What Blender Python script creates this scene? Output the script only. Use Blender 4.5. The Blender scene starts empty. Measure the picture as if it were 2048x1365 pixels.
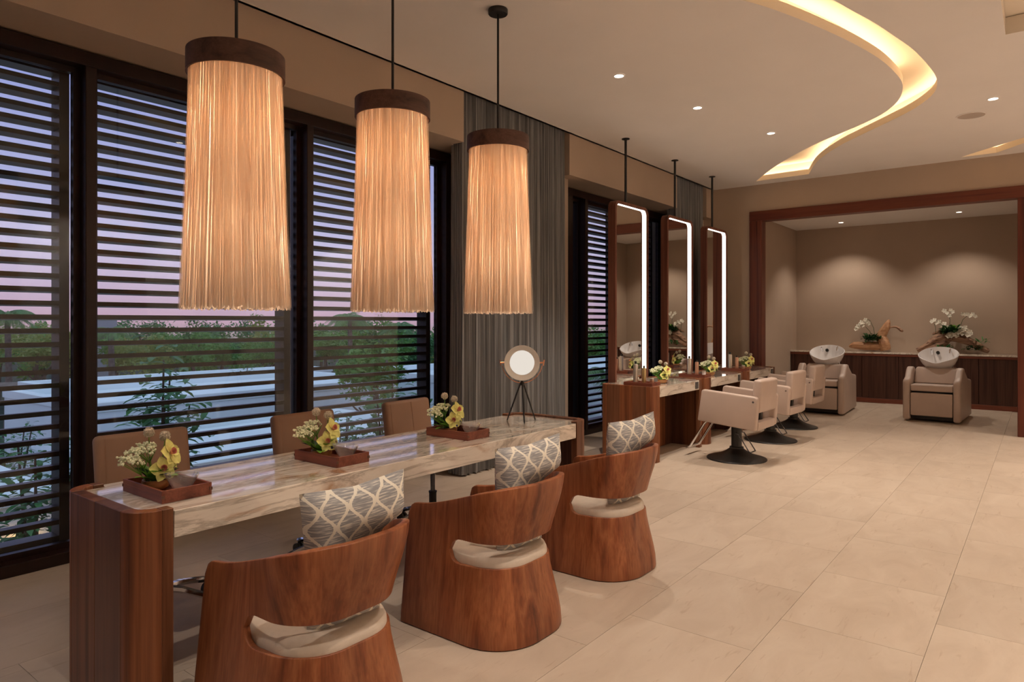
import bpy, bmesh, math, random
from mathutils import Vector, Matrix, Euler
from math import pi, sin, cos, radians, sqrt
random.seed(11)
S = bpy.context.scene
C = S.collection

# ------------------------------------------------------------------ camera, world, exposure
H = 1.43
YAW = 37.96
cam_d = bpy.data.cameras.new('camera')
cam_d.lens = 24.0; cam_d.sensor_width = 36.0; cam_d.shift_y = -38.5 / 2048
cam_d.clip_start = 0.05; cam_d.clip_end = 400
cam = bpy.data.objects.new('camera', cam_d); C.objects.link(cam)
cam.location = (0, 0, H)
cam.rotation_euler = (pi / 2, 0, radians(YAW - 90))
S.camera = cam
S.view_settings.view_transform = 'Standard'
S.view_settings.look = 'None'
S.view_settings.exposure = 0.0
S.view_settings.gamma = 1.0
S.view_settings.use_curve_mapping = False

W = bpy.data.worlds.new('dusk_sky'); S.world = W; W.use_nodes = True
def build_world():
    nt = W.node_tree; nt.nodes.clear(); N = nt.nodes; L = nt.links
    out = N.new('ShaderNodeOutputWorld'); bg = N.new('ShaderNodeBackground')
    tc = N.new('ShaderNodeTexCoord'); sep = N.new('ShaderNodeSeparateXYZ')
    L.new(tc.outputs['Generated'], sep.inputs[0])
    rp = N.new('ShaderNodeValToRGB'); cr = rp.color_ramp
    while len(cr.elements) > 1: cr.elements.remove(cr.elements[0])
    pts = [(0.0, (.10, .10, .10)), (.49, (.34, .28, .30)), (.50, (.56, .36, .47)), (.52, (.58, .44, .60)), (.55, (.60, .54, .76)), (.585, (.44, .45, .74)),
           (.66, (.30, .34, .70)), (.78, (.36, .45, .74)), (1.0, (.52, .66, .84))]
    cr.elements[0].position = 0; cr.elements[0].color = (*pts[0][1], 1)
    for p, c in pts[1:]:
        e = cr.elements.new(p); e.color = (*c, 1)
    m = N.new('ShaderNodeMath'); m.operation = 'MULTIPLY_ADD'; m.inputs[1].default_value = .5; m.inputs[2].default_value = .5
    L.new(sep.outputs['Z'], m.inputs[0]); L.new(m.outputs[0], rp.inputs[0])
    mp = N.new('ShaderNodeMapping'); mp.inputs['Scale'].default_value = (3, 3, 22)
    L.new(tc.outputs['Generated'], mp.inputs[0])
    nz = N.new('ShaderNodeTexNoise'); nz.inputs['Scale'].default_value = 1.6; nz.inputs['Detail'].default_value = 5
    L.new(mp.outputs[0], nz.inputs[0])
    r2 = N.new('ShaderNodeMapRange'); r2.inputs[1].default_value = .6; r2.inputs[2].default_value = .8; r2.inputs[3].default_value = 0; r2.inputs[4].default_value = .35
    L.new(nz.outputs[0], r2.inputs[0])
    mx = N.new('ShaderNodeMix'); mx.data_type = 'RGBA'; mx.inputs['B'].default_value = (.46, .42, .60, 1)
    L.new(r2.outputs[0], mx.inputs['Factor']); L.new(rp.outputs[0], mx.inputs['A'])
    L.new(mx.outputs['Result'], bg.inputs[0]); bg.inputs[1].default_value = 1.12
    L.new(bg.outputs[0], out.inputs[0])
build_world()

# strength knobs of the room's lamps and of the added wall washers
P_DOWN = 150.0      # recessed downlights
P_ALC = 62.0        # downlights in the wash alcove
P_PEND = 7.8        # bulb inside each fringed pendant
E_COVE = 11.0       # led strips in the ceiling coves
E_MIRROR = 4.0      # led bands in the mirror frames
WARM = (1.0, .86, .73)
P_WASH = 165.0      # added washers on the unseen right-hand wall, for soft light on ceiling and chairs

# ------------------------------------------------------------------ materials
MATS = {}
def nmat(name):
    m = bpy.data.materials.new(name); m.use_nodes = True
    nt = m.node_tree; nt.nodes.clear()
    o = nt.nodes.new('ShaderNodeOutputMaterial')
    MATS[name] = m
    return m, nt.nodes, nt.links, o
def bsdf(N, col=(.8, .8, .8), rough=.5, metal=0, spec=.5):
    b = N.new('ShaderNodeBsdfPrincipled')
    b.inputs['Base Color'].default_value = (*col, 1); b.inputs['Roughness'].default_value = rough
    b.inputs['Metallic'].default_value = metal; b.inputs['Specular IOR Level'].default_value = spec
    return b
def coord(N, L, scale=(1, 1, 1), kind='Object', rand=0):
    tc = N.new('ShaderNodeTexCoord'); mp = N.new('ShaderNodeMapping'); mp.inputs['Scale'].default_value = scale
    L.new(tc.outputs[kind], mp.inputs[0])
    if rand:
        oi = N.new('ShaderNodeObjectInfo'); ml = N.new('ShaderNodeMath'); ml.operation = 'MULTIPLY'; ml.inputs[1].default_value = rand
        L.new(oi.outputs['Random'], ml.inputs[0]); L.new(ml.outputs[0], mp.inputs['Location'])
    return mp
def noise(N, L, src, scale=5, detail=4, dist=0, rough=.5):
    n = N.new('ShaderNodeTexNoise'); n.inputs['Scale'].default_value = scale; n.inputs['Detail'].default_value = detail
    n.inputs['Distortion'].default_value = dist; n.inputs['Roughness'].default_value = rough
    L.new(src.outputs[0], n.inputs['Vector']); return n
def ramp(N, L, src, pts):
    r = N.new('ShaderNodeValToRGB'); cr = r.color_ramp
    cr.elements[0].position = pts[0][0]; cr.elements[0].color = (*pts[0][1], 1)
    cr.elements[1].position = pts[-1][0]; cr.elements[1].color = (*pts[-1][1], 1)
    for p, c in pts[1:-1]:
        e = cr.elements.new(p); e.color = (*c, 1)
    L.new(src.outputs[0], r.inputs[0]); return r
def mixc(N, L, a, b, f, mode='MIX'):
    m = N.new('ShaderNodeMix'); m.data_type = 'RGBA'; m.blend_type = mode
    for s, v in (('A', a), ('B', b), ('Factor', f)):
        if hasattr(v, 'outputs'): L.new(v.outputs['Result'] if v.bl_idname == 'ShaderNodeMix' else v.outputs[0], m.inputs[s])
        elif s == 'Factor': m.inputs[s].default_value = v
        else: m.inputs[s].default_value = (*v, 1)
    return m
def outc(n): return n.outputs['Result'] if n.bl_idname == 'ShaderNodeMix' else n.outputs[0]
def bump(N, L, src, b, st=.1, dist=.01):
    bp = N.new('ShaderNodeBump'); bp.inputs['Strength'].default_value = st; bp.inputs['Distance'].default_value = dist
    L.new(src.outputs[0], bp.inputs['Height']); L.new(bp.outputs[0], b.inputs['Normal'])

def plain(name, col, rough=.5, metal=0, spec=.5, var=0, vs=6, bst=0, bs=120):
    m, N, L, o = nmat(name); b = bsdf(N, col, rough, metal, spec)
    mp = coord(N, L)
    if var:
        n = noise(N, L, mp, vs, 4)
        r = ramp(N, L, n, [(.3, tuple(c * (1 - var) for c in col)), (.7, tuple(min(1, c * (1 + var)) for c in col))])
        L.new(r.outputs[0], b.inputs['Base Color'])
    if bst:
        n2 = noise(N, L, mp, bs, 3); bump(N, L, n2, b, bst, .003)
    L.new(b.outputs[0], o.inputs[0]); return m
def wood(name, dark, mid, light, axis='z', rough=.38, scale=1.0, spec=.4, strips=False):
    m, N, L, o = nmat(name); b = bsdf(N, mid, rough, 0, spec)
    st = {'z': (9, 9, .28), 'x': (.28, 9, 9), 'y': (9, .28, 9)}[axis]
    fi = {'z': (120, 120, 2.2), 'x': (2.2, 120, 120), 'y': (120, 2.2, 120)}[axis]
    mp = coord(N, L, tuple(s * scale for s in st), rand=17)
    n = noise(N, L, mp, 1.5, 5, .35, .55)
    r = ramp(N, L, n, [(.30, dark), (.42, mid), (.55, light), (.66, mid), (.78, dark)])
    mp2 = coord(N, L, fi, rand=9); n2 = noise(N, L, mp2, 1, 3)
    r2 = ramp(N, L, n2, [(.35, (.72, .70, .68)), (.6, (1, 1, 1))])
    x = mixc(N, L, r, r2, .7, 'MULTIPLY')
    src = outc(x)
    if strips:          # veneer leaves of slightly different tone laid side by side round the shell
        tc = N.new('ShaderNodeTexCoord'); sp = N.new('ShaderNodeSeparateXYZ'); L.new(tc.outputs['Object'], sp.inputs[0])
        at = N.new('ShaderNodeMath'); at.operation = 'ARCTAN2'; L.new(sp.outputs[0], at.inputs[0]); L.new(sp.outputs[1], at.inputs[1])
        mu = N.new('ShaderNodeMath'); mu.operation = 'MULTIPLY'; mu.inputs[1].default_value = 3.1; L.new(at.outputs[0], mu.inputs[0])
        fl = N.new('ShaderNodeMath'); fl.operation = 'FLOOR'; L.new(mu.outputs[0], fl.inputs[0])
        wn = N.new('ShaderNodeTexWhiteNoise'); wn.noise_dimensions = '1D'; L.new(fl.outputs[0], wn.inputs['W'])
        mr = N.new('ShaderNodeMapRange'); mr.inputs[3].default_value = .72; mr.inputs[4].default_value = 1.2; L.new(wn.outputs['Value'], mr.inputs[0])
        hs = N.new('ShaderNodeHueSaturation'); L.new(src, hs.inputs['Color']); L.new(mr.outputs[0], hs.inputs['Value']); src = hs.outputs[0]
    L.new(src, b.inputs['Base Color']); bump(N, L, n2, b, .06, .002)
    L.new(b.outputs[0], o.inputs[0]); return m
def emit(name, col, st):
    m, N, L, o = nmat(name); e = N.new('ShaderNodeEmission'); e.inputs[0].default_value = (*col, 1); e.inputs[1].default_value = st
    L.new(e.outputs[0], o.inputs[0]); return m
def thin_glass(name, tint=(1, 1, 1), refl=1.0, rough=.0, milk=0):
    m, N, L, o = nmat(name)
    t = N.new('ShaderNodeBsdfTransparent'); t.inputs[0].default_value = (*tint, 1)
    g = N.new('ShaderNodeBsdfGlossy'); g.inputs['Roughness'].default_value = rough
    f = N.new('ShaderNodeLayerWeight'); f.inputs[0].default_value = .5
    pw = N.new('ShaderNodeMath'); pw.operation = 'POWER'; pw.inputs[1].default_value = 3.0; L.new(f.outputs['Facing'], pw.inputs[0])
    ml = N.new('ShaderNodeMath'); ml.operation = 'MULTIPLY_ADD'; ml.inputs[1].default_value = .55 * refl; ml.inputs[2].default_value = .04 * refl
    L.new(pw.outputs[0], ml.inputs[0])
    mx = N.new('ShaderNodeMixShader'); L.new(ml.outputs[0], mx.inputs[0]); L.new(t.outputs[0], mx.inputs[1]); L.new(g.outputs[0], mx.inputs[2])
    last = mx
    if milk:
        df = N.new('ShaderNodeBsdfDiffuse'); df.inputs[0].default_value = (.9, .92, .95, 1)
        last = N.new('ShaderNodeMixShader'); last.inputs[0].default_value = milk; L.new(mx.outputs[0], last.inputs[1]); L.new(df.outputs[0], last.inputs[2])
    L.new(last.outputs[0], o.inputs[0]); return m
def leafmat(name, c1, c2, tr=.35, sc=3):
    m, N, L, o = nmat(name)
    mp = coord(N, L); n = noise(N, L, mp, sc, 3); r = ramp(N, L, n, [(.3, c1), (.7, c2)])
    b = bsdf(N, c1, .5); t = N.new('ShaderNodeBsdfTranslucent')
    L.new(r.outputs[0], b.inputs['Base Color']); L.new(r.outputs[0], t.inputs[0])
    mx = N.new('ShaderNodeMixShader'); mx.inputs[0].default_value = tr
    L.new(b.outputs[0], mx.inputs[1]); L.new(t.outputs[0], mx.inputs[2]); L.new(mx.outputs[0], o.inputs[0]); return m

# warm brown hardwood veneers
wood('wood_red', (.085, .022, .008), (.20, .062, .022), (.30, .105, .040))
wood('wood_mid', (.075, .026, .012), (.155, .056, .024), (.225, .092, .044))
wood('wood_dark', (.060, .023, .013), (.112, .044, .024), (.160, .070, .040))
wood('wood_chair', (.14, .036, .013), (.27, .080, .030), (.37, .130, .052), scale=1.1, strips=True)
wood('wood_cap', (.045, .020, .013), (.085, .038, .025), (.125, .060, .042), axis='x', rough=.5)
wood('wood_tray', (.105, .025, .013), (.190, .050, .026), (.250, .076, .042), axis='y', rough=.45)
wood('wood_frame', (.065, .012, .006), (.115, .023, .011), (.155, .038, .018), rough=.45)
wood('wood_frame_h', (.065, .012, .006), (.115, .023, .011), (.155, .038, .018), axis='y', rough=.45)
wood('wood_cabinet', (.030, .011, .007), (.060, .022, .014), (.095, .040, .027), rough=.4, scale=1.4)
wood('wood_mirror', (.085, .026, .015), (.150, .050, .030), (.200, .075, .046), rough=.45)
wood('wood_bowl', (.25, .10, .03), (.42, .19, .07), (.55, .28, .12), axis='x')
wood('driftwood_smooth', (.30, .14, .07), (.47, .24, .12), (.58, .33, .18), axis='y', rough=.6, scale=1.5)
wood('driftwood_rough', (.09, .045, .03), (.24, .13, .085), (.42, .26, .17), axis='y', rough=.8, scale=2.2)
wood('window_wood', (.010, .004, .003), (.018, .007, .005), (.022, .008, .006), rough=.35, spec=.35)
wood('louvre_wood', (.008, .005, .0035), (.014, .008, .005), (.020, .011, .007), axis='x', rough=.45)
plain('wall_paint', (.465, .358, .275), .85, 0, .2, .03, 2)
plain('bounce_plaster', (.82, .76, .70), .9, 0, .2, .02, 2)  # pale finish given to the unseen walls so they bounce light back
plain('ceiling_paint', (.84, .80, .77), .9, 0, .2, .015, 2)
plain('cove_paint', (.84, .75, .63), .9, 0, .2)
plain('black_metal', (.012, .011, .011), .45)
plain('black_satin', (.016, .015, .014), .4, 0, .5)
plain('chrome', (.82, .82, .84), .08, 1)
plain('dark_chrome', (.22, .23, .26), .16, 1)
plain('copper', (.75, .36, .22), .25, 1)
plain('leather_taupe', (.53, .415, .35), .42, 0, .4, .04, 5, .06, 260)
plain('leather_chair', (.30, .180, .118), .48, 0, .4, .05, 5, .05, 240)
plain('leather_stitch', (.42, .24, .15), .7)
plain('cushion_cream', (.66, .56, .46), .9, 0, .2, .04, 40, .25, 420)
plain('ceramic', (.86, .84, .84), .08, 0, .6)
plain('lamp_grey', (.74, .72, .68), .5)
plain('white_render', (.86, .95, .92), .9, 0, .2, .06, .6)
plain('grey_render', (.42, .44, .46), .9, 0, .2, .08, .8)
plain('bottle_silver', (.62, .55, .47), .28, .75)
plain('bottle_gold', (.60, .43, .20), .28, .75)
plain('bottle_copper', (.62, .36, .25), .28, .75)
plain('soil', (.05, .035, .025), .9)
plain('trunk', (.11, .085, .065), .9, 0, .2, .3, 12)
plain('palm_trunk', (.16, .13, .11), .9, 0, .2, .35, 9)
plain('garden_soil', (.035, .05, .03), .95, 0, .2, .4, .5)
plain('speaker_mesh', (.50, .42, .37), .8)
plain('outlet_grey', (.10, .10, .10), .4, .3)
plain('thatch', (.30, .25, .20), .9, 0, .2, .25, 4)
plain('petal_white', (.82, .78, .66), .6, 0, .3, .06, 30)
plain('petal_yellow', (.80, .79, .27), .55, 0, .3, .25, 25)
plain('petal_pink', (.70, .28, .22), .5, 0, .3, .3, 60)
plain('lace_white', (.80, .82, .58), .8, 0, .2, .15, 60)
plain('pod_mauve', (.55, .48, .38), .85, 0, .2, .35, 160)
plain('berry', (.10, .11, .22), .4)
leafmat('leaf_fresh', (.12, .30, .03), (.24, .48, .07), .3, 20)
leafmat('leaf_dark', (.012, .05, .012), (.035, .10, .025), .25, 14)
leafmat('leaf_tree', (.10, .25, .05), (.20, .42, .09), .3, .8)
leafmat('leaf_tree_yellow', (.24, .32, .07), (.38, .44, .12), .3, .8)
leafmat('leaf_palm', (.12, .26, .09), (.24, .42, .15), .3, 1.2)
leafmat('leaf_shrub', (.05, .18, .06), (.12, .31, .09), .25, 3)
plain('sage', (.20, .27, .13), .8, 0, .2, .3, 60)
emit('led_warm', (1.0, .72, .44), E_COVE)
emit('led_white', (1.0, .90, .80), E_MIRROR)
emit('lens_warm', (1.0, .86, .70), 14.0)
emit('bulb_glow', (1.0, .55, .20), 30.0)
emit('lantern_glow', (1.0, .50, .14), 14.0)
thin_glass('window_glass', (.93, .95, .95), .8)
thin_glass('bowl_glass', (.98, .98, .99), 2.2, .03, .045)
emit('lamp_disc', (1.0, .91, .80), .8)
def mk_special():
    m, N, L, o = nmat('mirror_glass'); g = N.new('ShaderNodeBsdfGlossy'); g.inputs[0].default_value = (.88, .87, .84, 1); g.inputs['Roughness'].default_value = 0
    L.new(g.outputs[0], o.inputs[0])
    # marble
    m, N, L, o = nmat('marble'); b = bsdf(N, (.8, .7, .6), .10, 0, .8); b.inputs['Coat Weight'].default_value = 1.0; b.inputs['Coat Roughness'].default_value = .04
    mp = coord(N, L, (.9, 3.0, 3.0)); n = noise(N, L, mp, 1.4, 7, 1.0, .6)
    base = ramp(N, L, n, [(.25, (.58, .50, .42)), (.40, (.86, .77, .66)), (.55, (.93, .86, .75)), (.75, (.74, .64, .52))])
    mp2 = coord(N, L, (.8, 3.4, 5.0)); n2 = noise(N, L, mp2, 2.0, 9, .9, .66)
    vein = ramp(N, L, n2, [(.44, (1, 1, 1)), (.485, (.50, .47, .44)), (.50, (.62, .58, .54)), (.56, (1, 1, 1))])
    x = mixc(N, L, base, vein, .8, 'MULTIPLY')
    mp3 = coord(N, L, (1.0, 2, 2)); n3 = noise(N, L, mp3, 1.9, 6, 1.4)
    om = ramp(N, L, n3, [(.62, (0, 0, 0)), (.70, (1, 1, 1))])
    x2 = mixc(N, L, x, (.50, .24, .08), 0)
    ml = N.new('ShaderNodeMath'); ml.operation = 'MULTIPLY'; ml.inputs[1].default_value = .75
    L.new(om.outputs[0], ml.inputs[0]); L.new(ml.outputs[0], x2.inputs['Factor'])
    L.new(outc(x2), b.inputs['Base Color']); L.new(b.outputs[0], o.inputs[0])
    # limestone tile
    m, N, L, o = nmat('tile_stone'); b = bsdf(N, (.6, .5, .4), .42, 0, .35)
    mp = coord(N, L, (1, 2.2, 1), rand=31); n = noise(N, L, mp, 2.2, 7, .8, .6)
    base = ramp(N, L, n, [(.28, (.49, .392, .303)), (.5, (.545, .443, .349)), (.72, (.59, .489, .390))])
    mp2 = coord(N, L, (5, 26, 5), rand=13); n2 = noise(N, L, mp2, 1.1, 5, 1.0)
    v = ramp(N, L, n2, [(.28, (.78, .72, .66)), (.38, (1, 1, 1))])
    oi = N.new('ShaderNodeObjectInfo'); r3 = N.new('ShaderNodeMapRange'); r3.inputs[3].default_value = .96; r3.inputs[4].default_value = 1.04
    L.new(oi.outputs['Random'], r3.inputs[0])
    x = mixc(N, L, base, v, .6, 'MULTIPLY')
    hs = N.new('ShaderNodeHueSaturation'); L.new(outc(x), hs.inputs['Color']); L.new(r3.outputs[0], hs.inputs['Value'])
    L.new(hs.outputs[0], b.inputs['Base Color'])
    n4 = noise(N, L, mp, 9, 4); bump(N, L, n4, b, .03, .004)
    L.new(b.outputs[0], o.inputs[0])
    plain('grout', (.45, .36, .275), .8)
    # string curtain
    m, N, L, o = nmat('curtain_string'); b = bsdf(N, (.15, .145, .14), .9, 0, .15)
    mp = coord(N, L, (160, 160, 1.2)); n = noise(N, L, mp, 1, 3)
    r = ramp(N, L, n, [(.3, (.11, .112, .115)), (.7, (.31, .305, .30))])
    L.new(r.outputs[0], b.inputs['Base Color']); bump(N, L, n, b, .4, .004); L.new(b.outputs[0], o.inputs[0])
    # fringe of the pendants
    m, N, L, o = nmat('fringe_thread')
    mp = coord(N, L, (130, 130, 1.6)); n = noise(N, L, mp, 1, 4)
    r = ramp(N, L, n, [(.3, (.80, .66, .55)), (.5, (.90, .80, .70)), (.75, (.95, .88, .80))])
    d = N.new('ShaderNodeBsdfDiffuse'); t = N.new('ShaderNodeBsdfTranslucent')
    L.new(r.outputs[0], d.inputs[0]); L.new(r.outputs[0], t.inputs[0])
    mx = N.new('ShaderNodeMixShader'); mx.inputs[0].default_value = .48
    L.new(d.outputs[0], mx.inputs[1]); L.new(t.outputs[0], mx.inputs[2]); L.new(mx.outputs[0], o.inputs[0])
    # ogee pillow cloth
    m, N, L, o = nmat('ogee_cloth'); b = bsdf(N, (.5, .5, .5), .95, 0, .1)
    tc = N.new('ShaderNodeTexCoord'); sp = N.new('ShaderNodeSeparateXYZ'); L.new(tc.outputs['UV'], sp.inputs[0])
    def mth(op, a, b2=None, c=None):
        q = N.new('ShaderNodeMath'); q.operation = op
        for i, v in enumerate((a, b2, c)):
            if v is None: continue
            if hasattr(v, 'links') or hasattr(v, 'is_linked'): L.new(v, q.inputs[i])
            else: q.inputs[i].default_value = v
        return q.outputs[0]
    u = mth('MULTIPLY', sp.outputs[0], 3.9); v = mth('MULTIPLY', sp.outputs[1], 4.0)
    a = mth('ABSOLUTE', mth('SUBTRACT', mth('FRACT', u), .5))
    c = mth('MULTIPLY_ADD', mth('COSINE', mth('MULTIPLY', v, 2 * pi)), .205, .25)
    dist = mth('ABSOLUTE', mth('SUBTRACT', a, c))
    mp = coord(N, L, (7, 95, 1), 'UV'); n = noise(N, L, mp, 1, 3)
    mp5 = coord(N, L, (60, 60, 1), 'UV'); n5 = noise(N, L, mp5, 1, 2)
    dj = mth('ADD', dist, mth('MULTIPLY', mth('SUBTRACT', n5.outputs[0], .5), .07))
    line = mth('LESS_THAN', dj, .066)
    streak = ramp(N, L, n, [(.44, (.33, .32, .32)), (.54, (.46, .445, .43)), (.62, (.74, .69, .60))])
    x = N.new('ShaderNodeMix'); x.data_type = 'RGBA'; x.inputs['B'].default_value = (.86, .80, .68, 1)
    L.new(line, x.inputs['Factor']); L.new(streak.outputs[0], x.inputs['A'])
    L.new(x.outputs['Result'], b.inputs['Base Color'])
    mp6 = coord(N, L, (220, 220, 1), 'UV'); n6 = noise(N, L, mp6, 1, 2); bump(N, L, n6, b, .35, .003)
    L.new(b.outputs[0], o.inputs[0])
mk_special()

# ------------------------------------------------------------------ mesh helpers
def M(name): return MATS[name]
def obj(name, bm, mat, parent=None, smooth=False, loc=None, rot=None):
    me = bpy.data.meshes.new(name)
    bmesh.ops.recalc_face_normals(bm, faces=bm.faces[:])
    bm.to_mesh(me); bm.free()
    if smooth:
        for p in me.polygons: p.use_smooth = True
        try: me.set_sharp_from_angle(angle=radians(38))
        except Exception: pass
    me.materials.append(M(mat) if isinstance(mat, str) else mat)
    o = bpy.data.objects.new(name, me); C.objects.link(o)
    if parent: o.parent = parent
    if loc: o.location = loc
    if rot: o.rotation_euler = rot
    return o
def tag(o, label, cat, group=None):
    o['label'] = label; o['category'] = cat
    if group: o['group'] = group
    return o
def thing(name, label, cat, loc=(0, 0, 0), rotz=0, group=None):
    o = bpy.data.objects.new(name, None); C.objects.link(o); o.empty_display_size = .1
    o.location = loc; o.rotation_euler = (0, 0, rotz)
    return tag(o, label, cat, group)
def struct(o): o['kind'] = 'structure'; return o
def dup(root, loc=None, rotz=None, label=None, group=None):
    r = root.copy(); C.objects.link(r)
    if loc is not None: r.location = loc
    if rotz is not None: r.rotation_euler = (0, 0, rotz)
    if label: r['label'] = label
    if group: r['group'] = group
    for ch in list(root.children):
        c = ch.copy(); C.objects.link(c); c.parent = r
        for g in list(ch.children):
            d = g.copy(); C.objects.link(d); d.parent = c
    return r
def nb(): return bmesh.new()
def box(bm, x0, x1, y0, y1, z0, z1, bev=0, seg=2):
    r = bmesh.ops.create_cube(bm, size=1)
    vs = r['verts']
    for v in vs:
        v.co = Vector(((x0 + x1) / 2 + v.co.x * (x1 - x0), (y0 + y1) / 2 + v.co.y * (y1 - y0), (z0 + z1) / 2 + v.co.z * (z1 - z0)))
    if bev:
        es = list({e for v in vs for e in v.link_edges})
        bmesh.ops.bevel(bm, geom=es, offset=bev, segments=seg, profile=.5, affect='EDGES')
    return bm
def prism(bm, pts, z0, z1, axis='z'):
    """pts: 2d outline; axis z -> (x,y); axis x -> (y,z) extruded along x; axis y -> (x,z) extruded along y."""
    def P(p, h):
        return {'z': (p[0], p[1], h), 'x': (h, p[0], p[1]), 'y': (p[0], h, p[1])}[axis]
    a = [bm.verts.new(P(p, z0)) for p in pts]; b = [bm.verts.new(P(p, z1)) for p in pts]
    n = len(pts)
    bm.faces.new(a); bm.faces.new(b[::-1])
    for i in range(n): bm.faces.new((a[i], b[i], b[(i + 1) % n], a[(i + 1) % n]))
    return bm
def cyl(bm, p0, p1, r0, r1=None, n=16, caps=True):
    p0, p1 = Vector(p0), Vector(p1); r1 = r0 if r1 is None else r1
    d = (p1 - p0).normalized(); u = d.orthogonal().normalized(); w = d.cross(u)
    A = []; B = []
    for i in range(n):
        t = 2 * pi * i / n; e = u * cos(t) + w * sin(t)
        A.append(bm.verts.new(p0 + e * r0)); B.append(bm.verts.new(p1 + e * r1))
    for i in range(n): bm.faces.new((A[i], A[(i + 1) % n], B[(i + 1) % n], B[i]))
    if caps: bm.faces.new(A[::-1]); bm.faces.new(B)
    return bm
def tube(bm, pts, rad, n=8, caps=True):
    pts = [Vector(p) for p in pts]; m = len(pts)
    rs = rad if isinstance(rad, (list, tuple)) else [rad] * m
    rings = []; up = None
    for i, p in enumerate(pts):
        d = (pts[min(i + 1, m - 1)] - pts[max(i - 1, 0)]).normalized()
        if up is None: up = d.orthogonal().normalized()
        u = (up - d * up.dot(d))
        u = u.normalized() if u.length > 1e-5 else d.orthogonal().normalized()
        up = u; w = d.cross(u)
        rings.append([bm.verts.new(p + (u * cos(2 * pi * k / n) + w * sin(2 * pi * k / n)) * rs[i]) for k in range(n)])
    for a, b in zip(rings, rings[1:]):
        for k in range(n): bm.faces.new((a[k], a[(k + 1) % n], b[(k + 1) % n], b[k]))
    if caps: bm.faces.new(rings[0][::-1]); bm.faces.new(rings[-1])
    return bm
def lathe(bm, prof, n=32, c=(0, 0, 0), sx=1, sy=1):
    rings = []
    for r, z in prof:
        if r < 1e-5: rings.append([bm.verts.new((c[0], c[1], c[2] + z))])
        else: rings.append([bm.verts.new((c[0] + r * sx * cos(2 * pi * k / n), c[1] + r * sy * sin(2 * pi * k / n), c[2] + z)) for k in range(n)])
    for a, b in zip(rings, rings[1:]):
        for k in range(n):
            k2 = (k + 1) % n
            f = [a[k % len(a)], a[k2 % len(a)], b[k2 % len(b)], b[k % len(b)]]
            f = list(dict.fromkeys(f))
            if len(f) > 2: bm.faces.new(f)
    return bm
def grid(bm, nu, nv, fn, uv=False, closeu=False):
    V = [[bm.verts.new(fn(i / nu, j / nv)) for j in range(nv + 1)] for i in range(nu + (0 if closeu else 1))]
    lay = bm.loops.layers.uv.verify() if uv else None
    for i in range(nu):
        i2 = (i + 1) % len(V)
        for j in range(nv):
            f = bm.faces.new((V[i][j], V[i2][j], V[i2][j + 1], V[i][j + 1]))
            if uv:
                for lp, (a, b) in zip(f.loops, ((i, j), (i + 1, j), (i + 1, j + 1), (i, j + 1))): lp[lay].uv = (a / nu, b / nv)
    return V
def blob(bm, c, r, sub=2, sc=(1, 1, 1), jit=0):
    q = bmesh.ops.create_icosphere(bm, subdivisions=sub, radius=r)
    for v in q['verts']:
        k = 1 + random.uniform(-jit, jit)
        v.co = Vector((v.co.x * sc[0] * k + c[0], v.co.y * sc[1] * k + c[1], v.co.z * sc[2] * k + c[2]))
def solid(o, th, off=-1):
    md = o.modifiers.new('thickness', 'SOLIDIFY'); md.thickness = th; md.offset = off; return o
def bevel(o, w, seg=2):
    md = o.modifiers.new('bevel', 'BEVEL'); md.width = w; md.segments = seg; md.limit_method = 'ANGLE'; md.angle_limit = radians(40); return o
def leaf(bm, base, d, ln, wd, up=Vector((0, 0, 1)), bend=.25, seg=3):
    """A pointed leaf blade with a folded middle, from base along d."""
    base = Vector(base); d = Vector(d).normalized(); s = d.cross(up)
    s = s.normalized() if s.length > 1e-4 else d.orthogonal().normalized()
    n = s.cross(d)
    L_, R_, Mid = [], [], []
    for i in range(seg + 1):
        t = i / seg; w = wd * .5 * sin(pi * min(1, .08 + t * .92)) ** .8 if i < seg else 0
        p = base + d * ln * t - Vector((0, 0, 1)) * bend * ln * t * t
        Mid.append(bm.verts.new(p))
        if 0 < i < seg or i == 0:
            L_.append(bm.verts.new(p + s * w + n * w * .25)); R_.append(bm.verts.new(p - s * w + n * w * .25))
    for i in range(seg):
        if i < seg - 1:
            bm.faces.new((Mid[i], L_[i], L_[i + 1], Mid[i + 1])); bm.faces.new((Mid[i], Mid[i + 1], R_[i + 1], R_[i]))
        else:
            bm.faces.new((Mid[i], L_[i], Mid[i + 1])); bm.faces.new((Mid[i], Mid[i + 1], R_[i]))

# ------------------------------------------------------------------ the setting
ZC = 3.529
XB, XE = -1.6, 10.565          # back wall behind the camera, end wall
YR = -3.0                      # right wall
YCE = 4.174                    # edge of the ceiling board
YH = 4.178                     # header above the windows
YF0, YF1 = 4.55, 4.69          # window frames
AX1, AY0, AY1, AZ = 13.86, .05, 3.80, 3.20   # wash alcove

def floor_and_tiles():
    b = nb(); box(b, XB, AX1, YR, 4.80, -.12, -.006); fl = struct(obj('floor', b, 'grout'))
    tx, ty, g = .80, .595, .0017
    b = nb(); box(b, g / 2, tx - g / 2, g / 2, ty - g / 2, -.03, 0)
    first = None
    j0 = int((YR - .40) // ty); n = 0
    for j in range(j0, 8):
        y = .405 + j * ty
        for i in range(-1, 18):
            x = -.62 + i * tx + (.4 if j % 2 else 0)
            if y + ty > 4.80 or x + tx > AX1 + .3: continue
            if x > XE + .2 and (y > 3.80 or y < -.6): continue
            if x < .0 and y > 3.2: continue
            if first is None:
                first = obj('tile', b, 'tile_stone', fl); o = first
            else:
                o = first.copy(); C.objects.link(o); o.parent = fl
            o.location = (x, y, 0); n += 1
    return fl
floor_and_tiles()

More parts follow.
